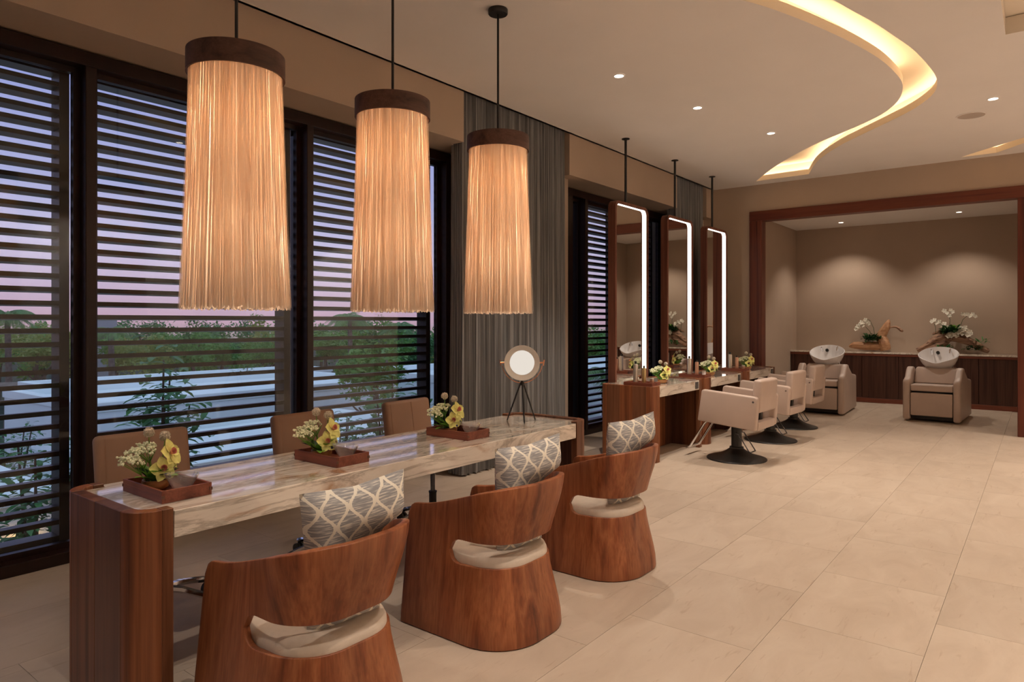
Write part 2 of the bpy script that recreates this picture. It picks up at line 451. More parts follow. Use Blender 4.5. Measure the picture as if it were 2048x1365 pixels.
# ---- ceiling board with its light coves
def smooth_poly(pts, k=5):
    out = []
    P = [Vector((*p, 0)) for p in pts]
    for i in range(len(P) - 1):
        p0, p1, p2, p3 = P[max(i - 1, 0)], P[i], P[i + 1], P[min(i + 2, len(P) - 1)]
        for s in range(k):
            t = s / k
            v = .5 * ((2 * p1) + (p2 - p0) * t + (2 * p0 - 5 * p1 + 4 * p2 - p3) * t * t + (3 * p1 - p0 - 3 * p2 + p3) * t ** 3)
            out.append((v.x, v.y))
    out.append(pts[-1]); return out
covL = [(3.05, 2.42), (3.72, 1.94), (4.44, 1.55), (4.87, 1.37), (5.37, 1.21), (5.75, 1.11), (6.12, 1.035), (6.48, .995), (6.82, .985), (7.13, 1.03), (7.42, 1.12), (7.70, 1.27), (7.94, 1.47), (8.20, 1.74), (8.43, 2.0), (8.72, 2.28), (9.10, 2.60), (9.60, 2.97), (10.28, 3.40)]
covR = [(3.15, 2.02), (3.80, 1.52), (4.45, 1.21), (4.79, 1.09), (5.05, 1.02), (5.35, .94), (5.68, .87), (6.04, .80), (6.45, .755), (6.75, .735), (6.99, .74), (7.24, .78), (7.48, .87), (7.77, 1.04), (8.11, 1.32), (8.46, 1.63), (8.78, 1.90), (9.18, 2.17), (9.62, 2.40), (10.24, 2.64)]
loop1 = smooth_poly(covL) + smooth_poly(covR)[::-1]
cov2a = [(10.38, .84), (10.12, .60), (9.90, .37), (9.69, .16), (9.40, -.25), (9.20, -.75), (9.05, -1.4)]
cov2b = [(10.38, .47), (10.18, .32), (10.00, .17), (9.78, -.15), (9.60, -.55), (9.45, -1.4)]
loop2 = smooth_poly(cov2a) + smooth_poly(cov2b)[::-1]
loop3 = [(2.0, .225), (6.15, .225), (6.15, -2.2), (2.0, -2.2)]
def area(l): return sum(a[0] * b[1] - b[0] * a[1] for a, b in zip(l, l[1:] + l[:1])) / 2
def outset(l, d):
    s = 1 if area(l) > 0 else -1
    out = []; n = len(l)
    for i in range(n):
        a, p, c = Vector(l[i - 1]), Vector(l[i]), Vector(l[(i + 1) % n])
        e1 = (p - a).normalized(); e2 = (c - p).normalized()
        n1 = Vector((e1.y, -e1.x)) * s; n2 = Vector((e2.y, -e2.x)) * s
        m = (n1 + n2)
        m = m.normalized() if m.length > 1e-4 else n1
        k = d / max(.45, m.dot(n1))
        out.append(((p + m * k).x, (p + m * k).y))
    return out
def fill(bm, loops, z):
    es = []
    for l in loops:
        vs = [bm.verts.new((x, y, z)) for x, y in l]
        es += [bm.edges.new((vs[i], vs[(i + 1) % len(vs)])) for i in range(len(vs))]
    bmesh.ops.triangle_fill(bm, use_beauty=True, use_dissolve=False, edges=es)
b = nb(); fill(b, [[(XB, YR), (XE, YR), (XE, YCE), (XB, YCE)], loop1, loop2, loop3], ZC)
ceil = struct(obj('ceiling', b, 'ceiling_paint'))
b = nb(); box(b, XB, XE, YCE - .03, YCE, ZC, ZC + .20); obj('ceiling_edge', b, 'ceiling_paint', ceil)
b = nb(); box(b, XB - .2, XE + .2, YR - .2, 4.9, ZC + .42, ZC + .50); obj('roof_slab', b, 'ceiling_paint', ceil)
def cove(loop, lip, ledge, top, led=None):
    b = nb(); n = len(loop); o2 = outset(loop, ledge)
    rings = [[b.verts.new((x, y, z)) for x, y in l] for l, z in ((loop, ZC), (loop, ZC + lip), (o2, ZC + lip + .004), (o2, ZC + top))]
    for a, c in zip(rings, rings[1:]):
        for i in range(n): b.faces.new((a[i], a[(i + 1) % n], c[(i + 1) % n], c[i]))
    es = [b.edges.get((rings[3][i], rings[3][(i + 1) % n])) for i in range(n)]
    bmesh.ops.triangle_fill(b, use_beauty=True, edges=es)
    o = obj('cove_recess', b, 'cove_paint', ceil)
    if led:
        l1 = outset(loop, ledge * .50); l2 = outset(loop, ledge * .85); b = nb()
        z = ZC + lip + .012
        A = [b.verts.new((x, y, z)) for x, y in l1]; B = [b.verts.new((x, y, z)) for x, y in l2]
        for i in range(n):
            if led(i, loop[i]): b.faces.new((A[i], A[(i + 1) % n], B[(i + 1) % n], B[i]))
        obj('led_strip', b, 'led_warm', ceil)
nL = len(smooth_poly(covL))
cove(loop1, .075, .15, .21, lambda i, p: (i < nL - 1 and p[0] < 7.0) or (i >= nL and p[0] > 6.55) or i == nL - 1)
cove(loop2, .075, .13, .20, lambda i, p: i >= len(smooth_poly(cov2a)))
cove(loop3, .125, .02, .13)

# ---- window wall
def wall_left():
    b = nb()
    for a, c in ((XB, 4.64), (6.40, 9.22), (10.31, XE)): box(b, a, c, YH, 4.33, 3.072, ZC + .42)    # header between the curtains
    box(b, XB, XE, 4.33, YF1 + .1, 3.072, ZC + .42)
    box(b, 4.875, 6.60, 4.33, YF1 + .1, 0, 3.072)            # pier behind the long curtain
    box(b, 9.66, XE, 4.33, YF1 + .1, 0, 3.072)               # pier at the far corner
    box(b, XB, -1.02, 4.33, YF1 + .1, 0, 3.072)
    w = struct(obj('wall_left', b, 'wall_paint')); return w
wall_left()
def window(name, xs, x0, x1):
    """frame posts at xs (pairs), rails, glass panes."""
    w = bpy.data.objects.new(name, None); C.objects.link(w); struct(w)
    for a, c in xs:
        b = nb(); box(b, a, c, YF0, YF1, .07, 2.975, .004, 1); obj('post', b, 'window_wood', w)
    b = nb(); box(b, x0, x1, YF0, YF1, 0, .07, .004, 1); obj('sill_rail', b, 'window_wood', w)
    b = nb(); box(b, x0, x1, YF0, YF1, 2.975, 3.06, .004, 1); obj('head_rail', b, 'window_wood', w)
    for (a, c), (d, e) in zip(xs, xs[1:]):
        # sash round each pane
        for q in ((c, c + .035, .07, 2.975), (d - .035, d, .07, 2.975), (c + .035, d - .035, .07, .105), (c + .035, d - .035, 2.94, 2.975)):
            b = nb(); box(b, q[0], q[1], YF1 - .05, YF1 - .005, q[2], q[3]); obj('sash_bar', b, 'window_wood', w)
        b = nb(); box(b, c + .035, d - .035, YF1 - .032, YF1 - .026, .105, 2.94); obj('pane', b, 'window_glass', w)
    return w
window('window_1', [(-1.02, -.955), (.095, .16), (1.661, 1.725), (3.227, 3.288), (4.803, 4.872)], -1.02, 4.872)
window('window_2', [(6.60, 7.05), (7.33, 7.40), (8.47, 8.54), (9.60, 9.66)], 6.60, 9.66)

# ---- outside louvre panels
SL = None
def louvre(label, x0, x1, rstile=.055):
    global SL
    t = thing('louvred_panel', label, 'louvre', ((x0 + x1) / 2, 4.80, .09), group='louvred panels outside the window wall')
    w = (x1 - x0) / 2
    for s in (-1, 1):
        b = nb(); box(b, -.0275, .0275, -.045, .085, 0, 2.92); obj('stile', b, 'louvre_wood', t, loc=(s * (w - .0275), 0, 0))
    b = nb(); box(b, -w, w, -.04, .08, -.03, .03); obj('bottom_rail', b, 'louvre_wood', t)
    b = nb(); box(b, -w, w, -.04, .08, 2.86, 2.94); obj('top_rail', b, 'louvre_wood', t)
    b = nb(); box(b, -(w - .055), w - .055, -.042, .054, -.0140, .0140)
    first = None
    for i in range(33):
        z = .11 + i * .0838
        if first is None: first = obj('slat', b, 'louvre_wood', t); o = first
        else:
            o = first.copy(); C.objects.link(o); o.parent = t
        o.location = (0, 0, z); o.rotation_euler = (radians(-4), 0, 0)
    return t
louvre('dark wooden louvred panel at the left picture edge, left of the first window post', .175, 1.645)
louvre('dark wooden louvred panel behind the first and largest hanging pendant', 1.735, 3.212)
louvre('dark wooden louvred panel behind the middle hanging pendant', 3.30, 4.790)
louvre('narrow strip of louvres beside the right edge of the long grey curtain', 6.98, 7.325)
louvre('dark louvred panel behind the nearest lit mirror', 7.41, 8.46)
louvre('dark louvred panel between the nearest and the middle lit mirror', 8.55, 9.60)

# ---- end wall with the framed opening
FY0, FYi0, FYi1, FY1, FZi, FZ = .085, .265, 3.397, 3.583, 2.97, 3.12
b = nb()
box(b, XE, XE + .12, FYi1 + .02, 4.9, 0, ZC + .42); box(b, XE, XE + .12, YR, FYi0 - .02, 0, ZC + .42); box(b, XE, XE + .12, FYi0 - .02, FYi1 + .02, FZi + .02, ZC + .42)
struct(obj('wall_end', b, 'wall_paint'))
tr = bpy.data.objects.new('trim_1', None); C.objects.link(tr); struct(tr)
for y0, y1 in ((FY0, FYi0), (FYi1, FY1)):
    b = nb(); box(b, XE - .035, XE + .16, y0, y1, 0, FZi, .006, 2); obj('jamb_board', b, 'wood_frame', tr)
b = nb(); box(b, XE - .035, XE + .16, FY0, FY1, FZi, FZ, .006, 2); obj('head_board', b, 'wood_frame_h', tr)
b = nb(); box(b, XE + .12, AX1, AY1, AY1 + .1, 0, AZ + .1); struct(obj('wall_alcove_left', b, 'wall_paint'))
b = nb(); box(b, XE + .12, AX1, AY0 - .1, AY0, 0, AZ + .1); struct(obj('wall_alcove_right', b, 'wall_paint'))
b = nb(); box(b, AX1, AX1 + .1, AY0 - .1, AY1 + .1, 0, AZ + .1); struct(obj('wall_alcove_back', b, 'wall_paint'))
b = nb(); box(b, XE + .12, AX1, AY0, AY1, AZ, AZ + .1); struct(obj('ceiling_alcove', b, 'ceiling_paint'))
b = nb(); box(b, XB, XE, YR - .1, YR, 0, ZC + .42); struct(obj('wall_right', b, 'bounce_plaster'))
b = nb(); box(b, XB - .1, XB, YR, 4.9, 0, ZC + .42); struct(obj('wall_back', b, 'bounce_plaster'))

# ------------------------------------------------------------------ ceiling fittings
def spot(name, loc, power, size=radians(100), blend=.6, col=WARM, parent=None, rad=.03):
    l = bpy.data.lights.new(name, 'SPOT'); l.energy = power; l.color = col; l.spot_size = size; l.spot_blend = blend; l.shadow_soft_size = rad
    o = bpy.data.objects.new(name, l); C.objects.link(o); o.location = loc
    if parent: o.parent = parent
    return o
def point(name, loc, power, col=WARM, rad=.05, parent=None):
    l = bpy.data.lights.new(name, 'POINT'); l.energy = power; l.color = col; l.shadow_soft_size = rad
    o = bpy.data.objects.new(name, l); C.objects.link(o); o.location = loc
    if parent: o.parent = parent
    return o
def downlight(label, x, y, z=ZC, power=P_DOWN, group='recessed downlights in the main ceiling', size=84):
    t = thing('downlight', label, 'downlight', (x, y, z), group=group)
    b = nb(); lathe(b, [(.050, -.001), (.050, -.006), (.040, -.008), (.038, -.002)], 24); obj('trim_ring', b, 'ceiling_paint', t, True)
    b = nb(); lathe(b, [(0, -.0045), (.0385, -.0045)], 24); obj('lens', b, 'lens_warm', t)
    spot('lamp', (0, 0, -.02), power, radians(size), parent=t)
    return t
downlight('round downlight in the ceiling nearest the hanging pendants', 5.143, 2.857)
downlight('round downlight in the ceiling in front of the nearest lit mirror', 6.382, 2.677)
downlight('round downlight in the ceiling closest to the tapering end of the curved cove', 7.745, 2.395)
downlight('round downlight beside the round ceiling speaker grille', 7.832, .381)
for x, y in ((9.35, 2.45), (3.9, 1.35), (2.2, .9), (1.0, .75), (3.2, .45), (5.4, -1.0), (.15, 3.45)):  # unseen lamps added to brighten floor, chairs and table
    downlight('added fill downlight of the main ceiling outside the picture', x, y, power={(3.9, 1.35): 25, (.15, 3.45): 75, (5.4, -1.0): 110}.get((x, y), 100), group='added fill downlights out of the picture') if (x, y) != (9.35, 2.45) else None
for x in (2.2, 4.2, 6.2, 8.2, 9.7):  # added washers out of view, strongest near the end wall to lift it
    downlight('added downlight washing the right-hand wall outside the picture', x, -2.45, power=P_WASH * (2.2 if x > 9 else 1), group='added wall washers out of the picture', size=110)
downlight('round downlight in the alcove ceiling above the driftwood with upright branch', 13.172, 2.854, AZ, P_ALC, 'downlights in the alcove ceiling', 112)
downlight('round downlight in the alcove ceiling above the arched driftwood', 13.083, 1.085, AZ, P_ALC, 'downlights in the alcove ceiling', 112)
downlight('downlight of the alcove hidden behind the wooden opening frame', 11.75, 2.0, AZ, P_ALC, 'hidden downlights of the alcove', 110)
sp = thing('ceiling_speaker', 'flat round speaker grille set flush in the ceiling', 'speaker', (8.34, .589, ZC))
b = nb(); lathe(b, [(.0, -.004), (.105, -.004), (.108, -.0035), (.118, -.003), (.120, -.001)], 40); obj('grille', b, 'speaker_mesh', sp)
b = nb(); lathe(b, [(.118, -.001), (.120, -.007), (.128, -.006), (.130, -.001)], 40); obj('rim', b, 'ceiling_paint', sp, True)

# ------------------------------------------------------------------ fringed pendants
def pendant(label, x, y, ztop, zbot, seed):
    rnd = random.Random(seed)
    t = thing('pendant_lamp', label, 'pendant lamp', (x, y, ZC), group='fringed pendant lamps over the table')
    zt, zb = ztop - ZC, 1.49 - ZC
    cb = ztop - .098 - ZC
    b = nb(); lathe(b, [(0, 0), (.064, 0), (.066, -.004), (.066, -.028), (.062, -.034), (0, -.034)], 32); obj('canopy', b, 'black_metal', t, True)
    b = nb(); cyl(b, (0, 0, -.03), (0, 0, zt - .005), .0075, n=12); obj('rod', b, 'black_metal', t, True)
    b = nb(); lathe(b, [(0, zt - .012), (.205, zt - .012), (.207, zt), (.208, zt), (.2085, cb), (.2, cb), (.2, zt - .03), (0, zt - .03)], 64)
    obj('wooden_cap', b, 'wood_cap', t, True)
    b = nb(); N = 300
    for layer, (roff, n0) in enumerate(((0, N), (-.006, 280), (-.013, 240))):
        for i in range(n0):
            a = 2 * pi * (i + rnd.uniform(-.3, .3)) / n0; da = 2 * pi / n0 * rnd.uniform(1.0, 1.5) * .5
            ro = rnd.uniform(-.004, .004) + roff; tw = rnd.uniform(-.02, .02); zb_ = zb + rnd.uniform(-.008, .014)
            fl = rnd.uniform(-.004, .006)
            prev = None
            for j in range(11):
                s = j / 10; z = cb + .02 + (zb_ - cb - .02) * s
                r = .193 + .036 * s ** 1.15 + ro + fl * s * s + .0025 * sin(6 * s + i * 1.7)
                aa = a + tw * s * s
                p = [b.verts.new((r * cos(aa - da), r * sin(aa - da), z)), b.verts.new((r * cos(aa + da), r * sin(aa + da), z))]
                if prev: b.faces.new((prev[0], prev[1], p[1], p[0]))
                prev = p
    f = obj('fringe', b, 'fringe_thread', t); f['kind'] = 'stuff'
    b = nb(); cyl(b, (0, 0, zt - .03), (0, 0, zt - .20), .018, n=12); obj('socket', b, 'black_metal', t, True)
    b = nb(); lathe(b, [(.014, 0), (.02, -.02), (.032, -.055), (.03, -.08), (.016, -.1), (0, -.105)], 16, (0, 0, zt - .2)); obj('bulb', b, 'bulb_glow', t, True)
    point('lamp', (0, 0, zt - .36), P_PEND, (1.0, .80, .60), .045, t)
    point('lamp', (0, 0, zt - .80), P_PEND * .8, (1.0, .81, .62), .05, t)
    return t
pendant('largest and leftmost fringed pendant lamp with dark wooden cap', 1.655, 2.86, 2.625, 1.49, 1)
pendant('middle fringed pendant lamp with dark wooden cap', 2.605, 2.88, 2.665, 1.49, 2)
pendant('fringed pendant lamp hanging in front of the grey string curtain', 3.558, 2.895, 2.672, 1.49, 3)

# ------------------------------------------------------------------ string curtains
def curtain(label, x0, x1, y, zt, splits, seed):
    rnd = random.Random(seed)
    t = thing('string_curtain', label, 'curtain', ((x0 + x1) / 2, y, 0), group='grey string curtains beside the windows')
    xc = (x0 + x1) / 2
    bounds = [x0] + splits + [x1]
    for bi, (a, c) in enumerate(zip(bounds, bounds[1:])):
        b = nb(); n = int((c - a) / .0075)
        ph = [rnd.uniform(0, 6.28) for _ in range(6)]
        prev = None
        pts = []
        if bi == 0:                       # side return towards the window
            for q in range(14): pts.append((a - xc + .004 * sin(q * 2.2), .15 - .15 * q / 14))
        for i in range(n + 1):
            x = a + (c - a) * i / n
            e = min(1, min(x - a, c - x) / .03)
            w = .018 * sin(x * 95 + ph[0] + 2.2 * sin(x * 9 + ph[1])) + .012 * sin(x * 41 + ph[2]) + .007 * sin(x * 230 + ph[3] + 3 * sin(x * 17))
            pts.append((x - xc, w * e))
        if bi == len(bounds) - 2:
            for q in range(1, 10): pts.append((c - xc + .003 * sin(q * 2.2), .1 * q / 9))
        for j, (px, py) in enumerate(pts):
            row = []
            for k, s in enumerate((0, .2, .45, .7, 1)):
                z = .012 + rnd.uniform(0, .006) if k == 0 else zt * s
                row.append(b.verts.new((px + .006 * sin(px * 30 + s * 5), py * (1.15 - .35 * s), z)))
            if prev:
                for k in range(4): b.faces.new((prev[k], row[k], row[k + 1], prev[k + 1]))
            prev = row
        obj('curtain_panel', b, 'curtain_string', t, True)
    b = nb(); box(b, x0 - xc, x1 - xc, .02, .06, zt, zt + .03); obj('curtain_track', b, 'black_metal', t)
    return t
curtain('long grey string curtain hanging between the two window groups behind the tripod lamp', 4.668, 6.37, 4.225, 3.70, [5.42], 5)
curtain('grey string curtain in the far corner behind the lit mirrors', 9.26, 10.28, 4.225, 3.70, [], 6)

# ------------------------------------------------------------------ long table with wrapped wooden ends
def arc(cx, cy, r, a0, a1, n=7): return [(cx + r * cos(radians(a0 + (a1 - a0) * i / n)), cy + r * sin(radians(a0 + (a1 - a0) * i / n))) for i in range(n + 1)]
def upanel(parent, xo, sgn, y0, y1, ret, th, r, z1, mats, name='end_plank', split=2):
    """U-shaped end made of planks: outer face at xo, legs returning by ret towards the middle."""
    X = lambda a: xo + sgn * a
    def seg(outer, inner, mat):
        pts = [(X(a), y) for a, y in outer] + [(X(a), y) for a, y in reversed(inner)]
        b = nb(); prism(b, pts, 0, z1); bevel(obj(name, b, mat, parent), .0025, 1)
    ri = r - th
    seg([(ret, y0), (r, y0)], [(ret, y0 + th), (r, y0 + th)], mats[0])
    seg(arc(r, y0 + r, r, 270, 180), arc(r, y0 + r, ri, 270, 180), mats[1])
    ys = [y0 + r + (y1 - y0 - 2 * r) * i / split for i in range(split + 1)]
    for i in range(split): seg([(0, ys[i]), (0, ys[i + 1])], [(th, ys[i]), (th, ys[i + 1])], mats[2 + i % 2])
    seg(arc(r, y1 - r, r, 180, 90), arc(r, y1 - r, ri, 180, 90), mats[1])
    seg([(r, y1), (ret, y1)], [(r, y1 - th), (ret, y1 - th)], mats[0])
TX, TY = 2.557, 2.808
tb = thing('manicure_table', 'long marble-topped table with curved wooden ends under the three pendants', 'table', (TX, TY, 0))
x0, x1, y0, y1 = 1.054 - TX, 4.061 - TX, 2.485 - TY, 3.131 - TY
upanel(tb, x0, 1, y0, y1, .141, .048, .10, .757, ['wood_mid', 'wood_red', 'wood_dark', 'wood_mid'])
upanel(tb, x1, -1, y0, y1, .165, .048, .10, .757, ['wood_mid', 'wood_mid', 'wood_dark', 'wood_mid'])
b = nb()
ma, mb_ = x0 + .145, x1 - .169
pl = [(ma, y0 + .004), (mb_, y0 + .004), (mb_, y0 + .053), (x1 - .052, y0 + .053), (x1 - .052, y1 - .053), (mb_, y1 - .053), (mb_, y1 - .004), (ma, y1 - .004), (ma, y1 - .053), (x0 + .052, y1 - .053), (x0 + .052, y0 + .053), (ma, y0 + .053)]
prism(b, pl, .645, .744); bevel(obj('marble_top', b, 'marble', tb), .003, 2)

# ------------------------------------------------------------------ wooden tub chairs
def sm(t): t = max(0, min(1, t)); return t * t * (3 - 2 * t)
def tub_path(n=72, w=.29, yf=.335, yb=-.31, R=.235):
    """plan outline from the left front end round the back to the right front end, with outward normals."""
    pts = []
    ls = yf - (yb + R); la = R * pi / 2; lb = 2 * (w - R); tot = 2 * ls + 2 * la + lb
    for i in range(n + 1):
        s = tot * i / n
        if s < ls: p = (-w, yf - s); nn = (-1, 0)
        elif s < ls + la:
            a = (s - ls) / R; p = (-w + R - R * cos(a), yb + R - R * sin(a)); nn = (-cos(a), -sin(a))
        elif s < ls + la + lb: p = (-w + R + (s - ls - la), yb); nn = (0, -1)
        elif s < ls + 2 * la + lb:
            a = (s - ls - la - lb) / R; p = (w - R + R * sin(a), yb + R - R * cos(a)); nn = (sin(a), -cos(a))
        else: p = (w, yb + R + (s - ls - 2 * la - lb)); nn = (1, 0)
        pts.append((Vector(p), Vector(nn), i / n))
    return pts
SLOT = .315     # fraction of the outline either side of the slot
def make_tub():
    t = thing('tub_chair', 'x', 'chair', group='wooden tub chairs at the long table')
    path = tub_path(96)
    def off(z, q):
        m = 1 - abs(2 * q - 1)          # 0 at the fronts, 1 mid back
        bk = sm((m - .25) / .45)
        front = .105 * z
        back = .062 * sm(z / .37) if z < .40 else .062 - .075 * sm((z - .36) / .36)
        return front * (1 - bk) + back * bk
    def rim(q):
        m = 1 - abs(2 * q - 1)
        z = .562 + .150 * sin(pi / 2 * min(1, m / .85)) ** 1.9
        e = m * 1.35                     # rounded top corner at the front ends
        if m < .055: z -= .055 - sqrt(max(0, .055 ** 2 - (.055 - m) ** 2))
        return z
    def slot(q):
        m = 1 - abs(2 * q - 1)
        s0 = .335
        if m <= s0: return .392, .392
        k = min(1, (m - s0) / .075); hgt = .053 * sqrt(max(0, 1 - (1 - k) ** 2))
        return .392 - hgt * 1.02, .392 + hgt
    b = nb()
    lo, hi = [], []
    for p, n, q in path:
        z0, z1 = slot(q); zr = rim(q)
        def P(z):
            o = off(z, q); return (p.x - n.x * o, p.y - n.y * o, z)
        lo.append([b.verts.new(P(.004 + (z0 - .004) * k / 6)) for k in range(7)])
        hi.append([b.verts.new(P(z1 + (zr - z1) * k / 6)) for k in range(7)])
    for G in (lo, hi):
        for a, c in zip(G, G[1:]):
            for k in range(6): b.faces.new((a[k], c[k], c[k + 1], a[k + 1]))
    bmesh.ops.remove_doubles(b, verts=b.verts[:], dist=.0006)
    o = obj('shell', b, 'wood_chair', t, True)
    # outward normals then thickness inward
    me = o.data; bm2 = bmesh.new(); bm2.from_mesh(me)
    bmesh.ops.recalc_face_normals(bm2, faces=bm2.faces[:])
    f = min(bm2.faces, key=lambda f: f.calc_center_median().y)
    if f.normal.y > 0: bmesh.ops.reverse_faces(bm2, faces=bm2.faces[:])
    bm2.to_mesh(me); bm2.free()
    solid(o, .026, -1); bevel(o, .004, 2)
    # seat cushion filling the inside
    b = nb(); inner = tub_path(60, .29 - .070, .30, -.31 + .070, .165)
    prof = [(.018, .280), (.004, .290), (-.001, .330), (.001, .355), (.010, .374), (.030, .386), (.070, .391)]
    rings = []
    for o_, z in prof: rings.append([b.verts.new((p.x - n.x * o_, p.y - n.y * o_, z)) for p, n, q in inner])
    m = len(inner)
    for a, c in zip(rings, rings[1:]):
        for i in range(m): b.faces.new((a[i], a[(i + 1) % m], c[(i + 1) % m], c[i]))
    b.faces.new(rings[0][::-1]); b.faces.new(rings[-1])
    obj('seat_cushion', b, 'cushion_cream', t, True)
    b = nb(); prism(b, [(p.x, p.y) for p, n, q in tub_path(40, .185, .28, -.20, .14)], .02, .280); obj('seat_base', b, 'wood_dark', t)
    return t
tub = make_tub()
TUBS = [(1.512, 2.085, 'wooden tub chair nearest the camera, cut by the bottom picture edge'),
        (2.525, 2.085, 'middle wooden tub chair with its back to the room'),
        (3.525, 2.085, 'wooden tub chair farthest along the long table, near the vanities')]
for i, (x, y, lb) in enumerate(TUBS):
    if i == 0: tub.location = (x, y, 0); tub['label'] = lb
    else: dup(tub, (x, y, 0), 0, lb)

def pillow_mesh(w=.390, h=.505, th=.07):
    b = nb(); lay = b.loops.layers.uv.verify(); n = 20
    T = Matrix.Translation((.068, -.168, .378)) @ Euler((radians(5), radians(-5), radians(-14)), 'XYZ').to_matrix().to_4x4()
    def seat_clamp(p):              # the lower part is squeezed to fit inside the curved chair back
        k = 1 - sm((p.z - .66) / .10); x, y = p.x, p.y
        if abs(x) > .055 and y < -.075:
            dx, dy = abs(x) - .055, y + .075; d = sqrt(dx * dx + dy * dy)
            if d > .140: x = (1 if x > 0 else -1) * (.055 + dx * .140 / d); y = -.075 + dy * .140 / d
        x = max(-.195, min(.195, x)); y = max(-.215, y)
        return Vector((p.x + (x - p.x) * k, p.y + (y - p.y) * k, p.z))
    for s in (-1, 1):
        V = []
        for i in range(n + 1):
            row = []
            for j in range(n + 1):
                u, v = i / n * 2 - 1, j / n * 2 - 1
                k = max(0, (1 - u ** 4)) ** .55 * max(0, (1 - v ** 4)) ** .55
                pin = 1 - .075 * (1 - abs(u)) * abs(v) ** 6
                pin2 = 1 - .055 * (1 - abs(v)) * abs(u) ** 6
                row.append(b.verts.new(seat_clamp(T @ Vector((u * w / 2 * pin2, s * th * k * .9, (v * pin) * h / 2 + h / 2)))))
            V.append(row)
        for i in range(n):
            for j in range(n):
                f = b.faces.new((V[i][j], V[i + 1][j], V[i + 1][j + 1], V[i][j + 1]))
                for lp, (a, c) in zip(f.loops, ((i, j), (i + 1, j), (i + 1, j + 1), (i, j + 1))): lp[lay].uv = (a / n, c / n)
    bmesh.ops.remove_doubles(b, verts=b.verts[:], dist=.0004)
    for v in b.verts: v.co.z -= .388
    return b
pil = obj('throw_pillow', pillow_mesh(), 'ogee_cloth', None, True)
PIL_LB = ['grey and cream ogee-patterned pillow in the nearest tub chair', 'grey and cream ogee-patterned pillow in the middle tub chair', 'grey and cream ogee-patterned pillow in the farthest tub chair']
for i, (x, y, lb) in enumerate(TUBS):
    if i: pil = pil.copy(); C.objects.link(pil)
    tag(pil, PIL_LB[i], 'pillow', 'patterned pillows in the tub chairs')
    pil.location = (x, y, .388)

# ------------------------------------------------------------------ swivel chairs behind the table
def make_task():
    t = thing('swivel_chair', 'x', 'chair', group='leather swivel chairs behind the long table')
    b = nb(); box(b, -.225, .225, -.032, .032, 0, .40, .026, 3)
    bk = obj('backrest', b, 'leather_chair', t, True, (0, .20, .475), (radians(-9), 0, 0))
    for sx in (-.185, 0.02):
        b = nb(); tube(b, [(sx, -.0335, .02), (sx, -.0335, .38)], .0012, 6); obj('stitching', b, 'leather_stitch', bk)
    b = nb(); box(b, -.23, .23, -.21, .22, .455, .53, .028, 3); obj('seat', b, 'leather_chair', t, True)
    b = nb(); box(b, -.03, .03, .20, .225, .45, .60, .006, 2); obj('back_bracket', b, 'dark_chrome', t, True)
    b = nb(); cyl(b, (0, 0, .41), (0, 0, .46), .05, .06, 20); cyl(b, (0, 0, .22), (0, 0, .42), .016, n=16); obj('gas_piston', b, 'dark_chrome', t, True)
    b = nb(); cyl(b, (0, 0, .10), (0, 0, .245), .026, n=18); cyl(b, (0, 0, .243), (0, 0, .253), .029, n=18); obj('column_sleeve', b, 'black_satin', t, True)
    for k in range(5):
        a = 2 * pi * k / 5 + .35; d = Vector((cos(a), sin(a), 0)); s = Vector((-sin(a), cos(a), 0))
        b = nb()
        pr = [(.0, .135, .026), (.10, .128, .022), (.20, .105, .018), (.29, .078, .014)]
        rings = []
        for r, z, w in pr:
            c_ = d * r + Vector((0, 0, z)); rings.append([b.verts.new(c_ + s * w), b.verts.new(c_ + s * w * .6 + Vector((0, 0, .012))), b.verts.new(c_ - s * w * .6 + Vector((0, 0, .012))), b.verts.new(c_ - s * w), b.verts.new(c_ - Vector((0, 0, .018)))])
        for A, B in zip(rings, rings[1:]):
            for i in range(5): b.faces.new((A[i], A[(i + 1) % 5], B[(i + 1) % 5], B[i]))
        b.faces.new(rings[0][::-1]); b.faces.new(rings[-1])
        lg = obj('base_leg', b, 'chrome', t, True)
        c0 = d * .285
        b = nb()
        for q in (-1, 1): cyl(b, c0 + s * q * .009 + Vector((0, 0, .030)), c0 + s * q * .024 + Vector((0, 0, .030)), .030, n=16)
        cyl(b, c0 + Vector((0, 0, .03)), c0 + Vector((0, 0, .075)), .008, n=8)
        obj('caster', b, 'black_satin', lg, True)
    return t
tk = make_task()
TK = [(1.575, 3.38, -3, 'brown leather swivel chair behind the nearest tray on the long table'), (2.545, 3.36, 2, 'brown leather swivel chair behind the middle tray on the long table'), (3.41, 3.36, 3, 'brown leather swivel chair beside the grey string curtain')]
for i, (x, y, r, lb) in enumerate(TK):
    if i == 0: tk.location = (x, y, 0); tk.rotation_euler = (0, 0, radians(r)); tk['label'] = lb
    else: dup(tk, (x, y, 0), radians(r), lb)

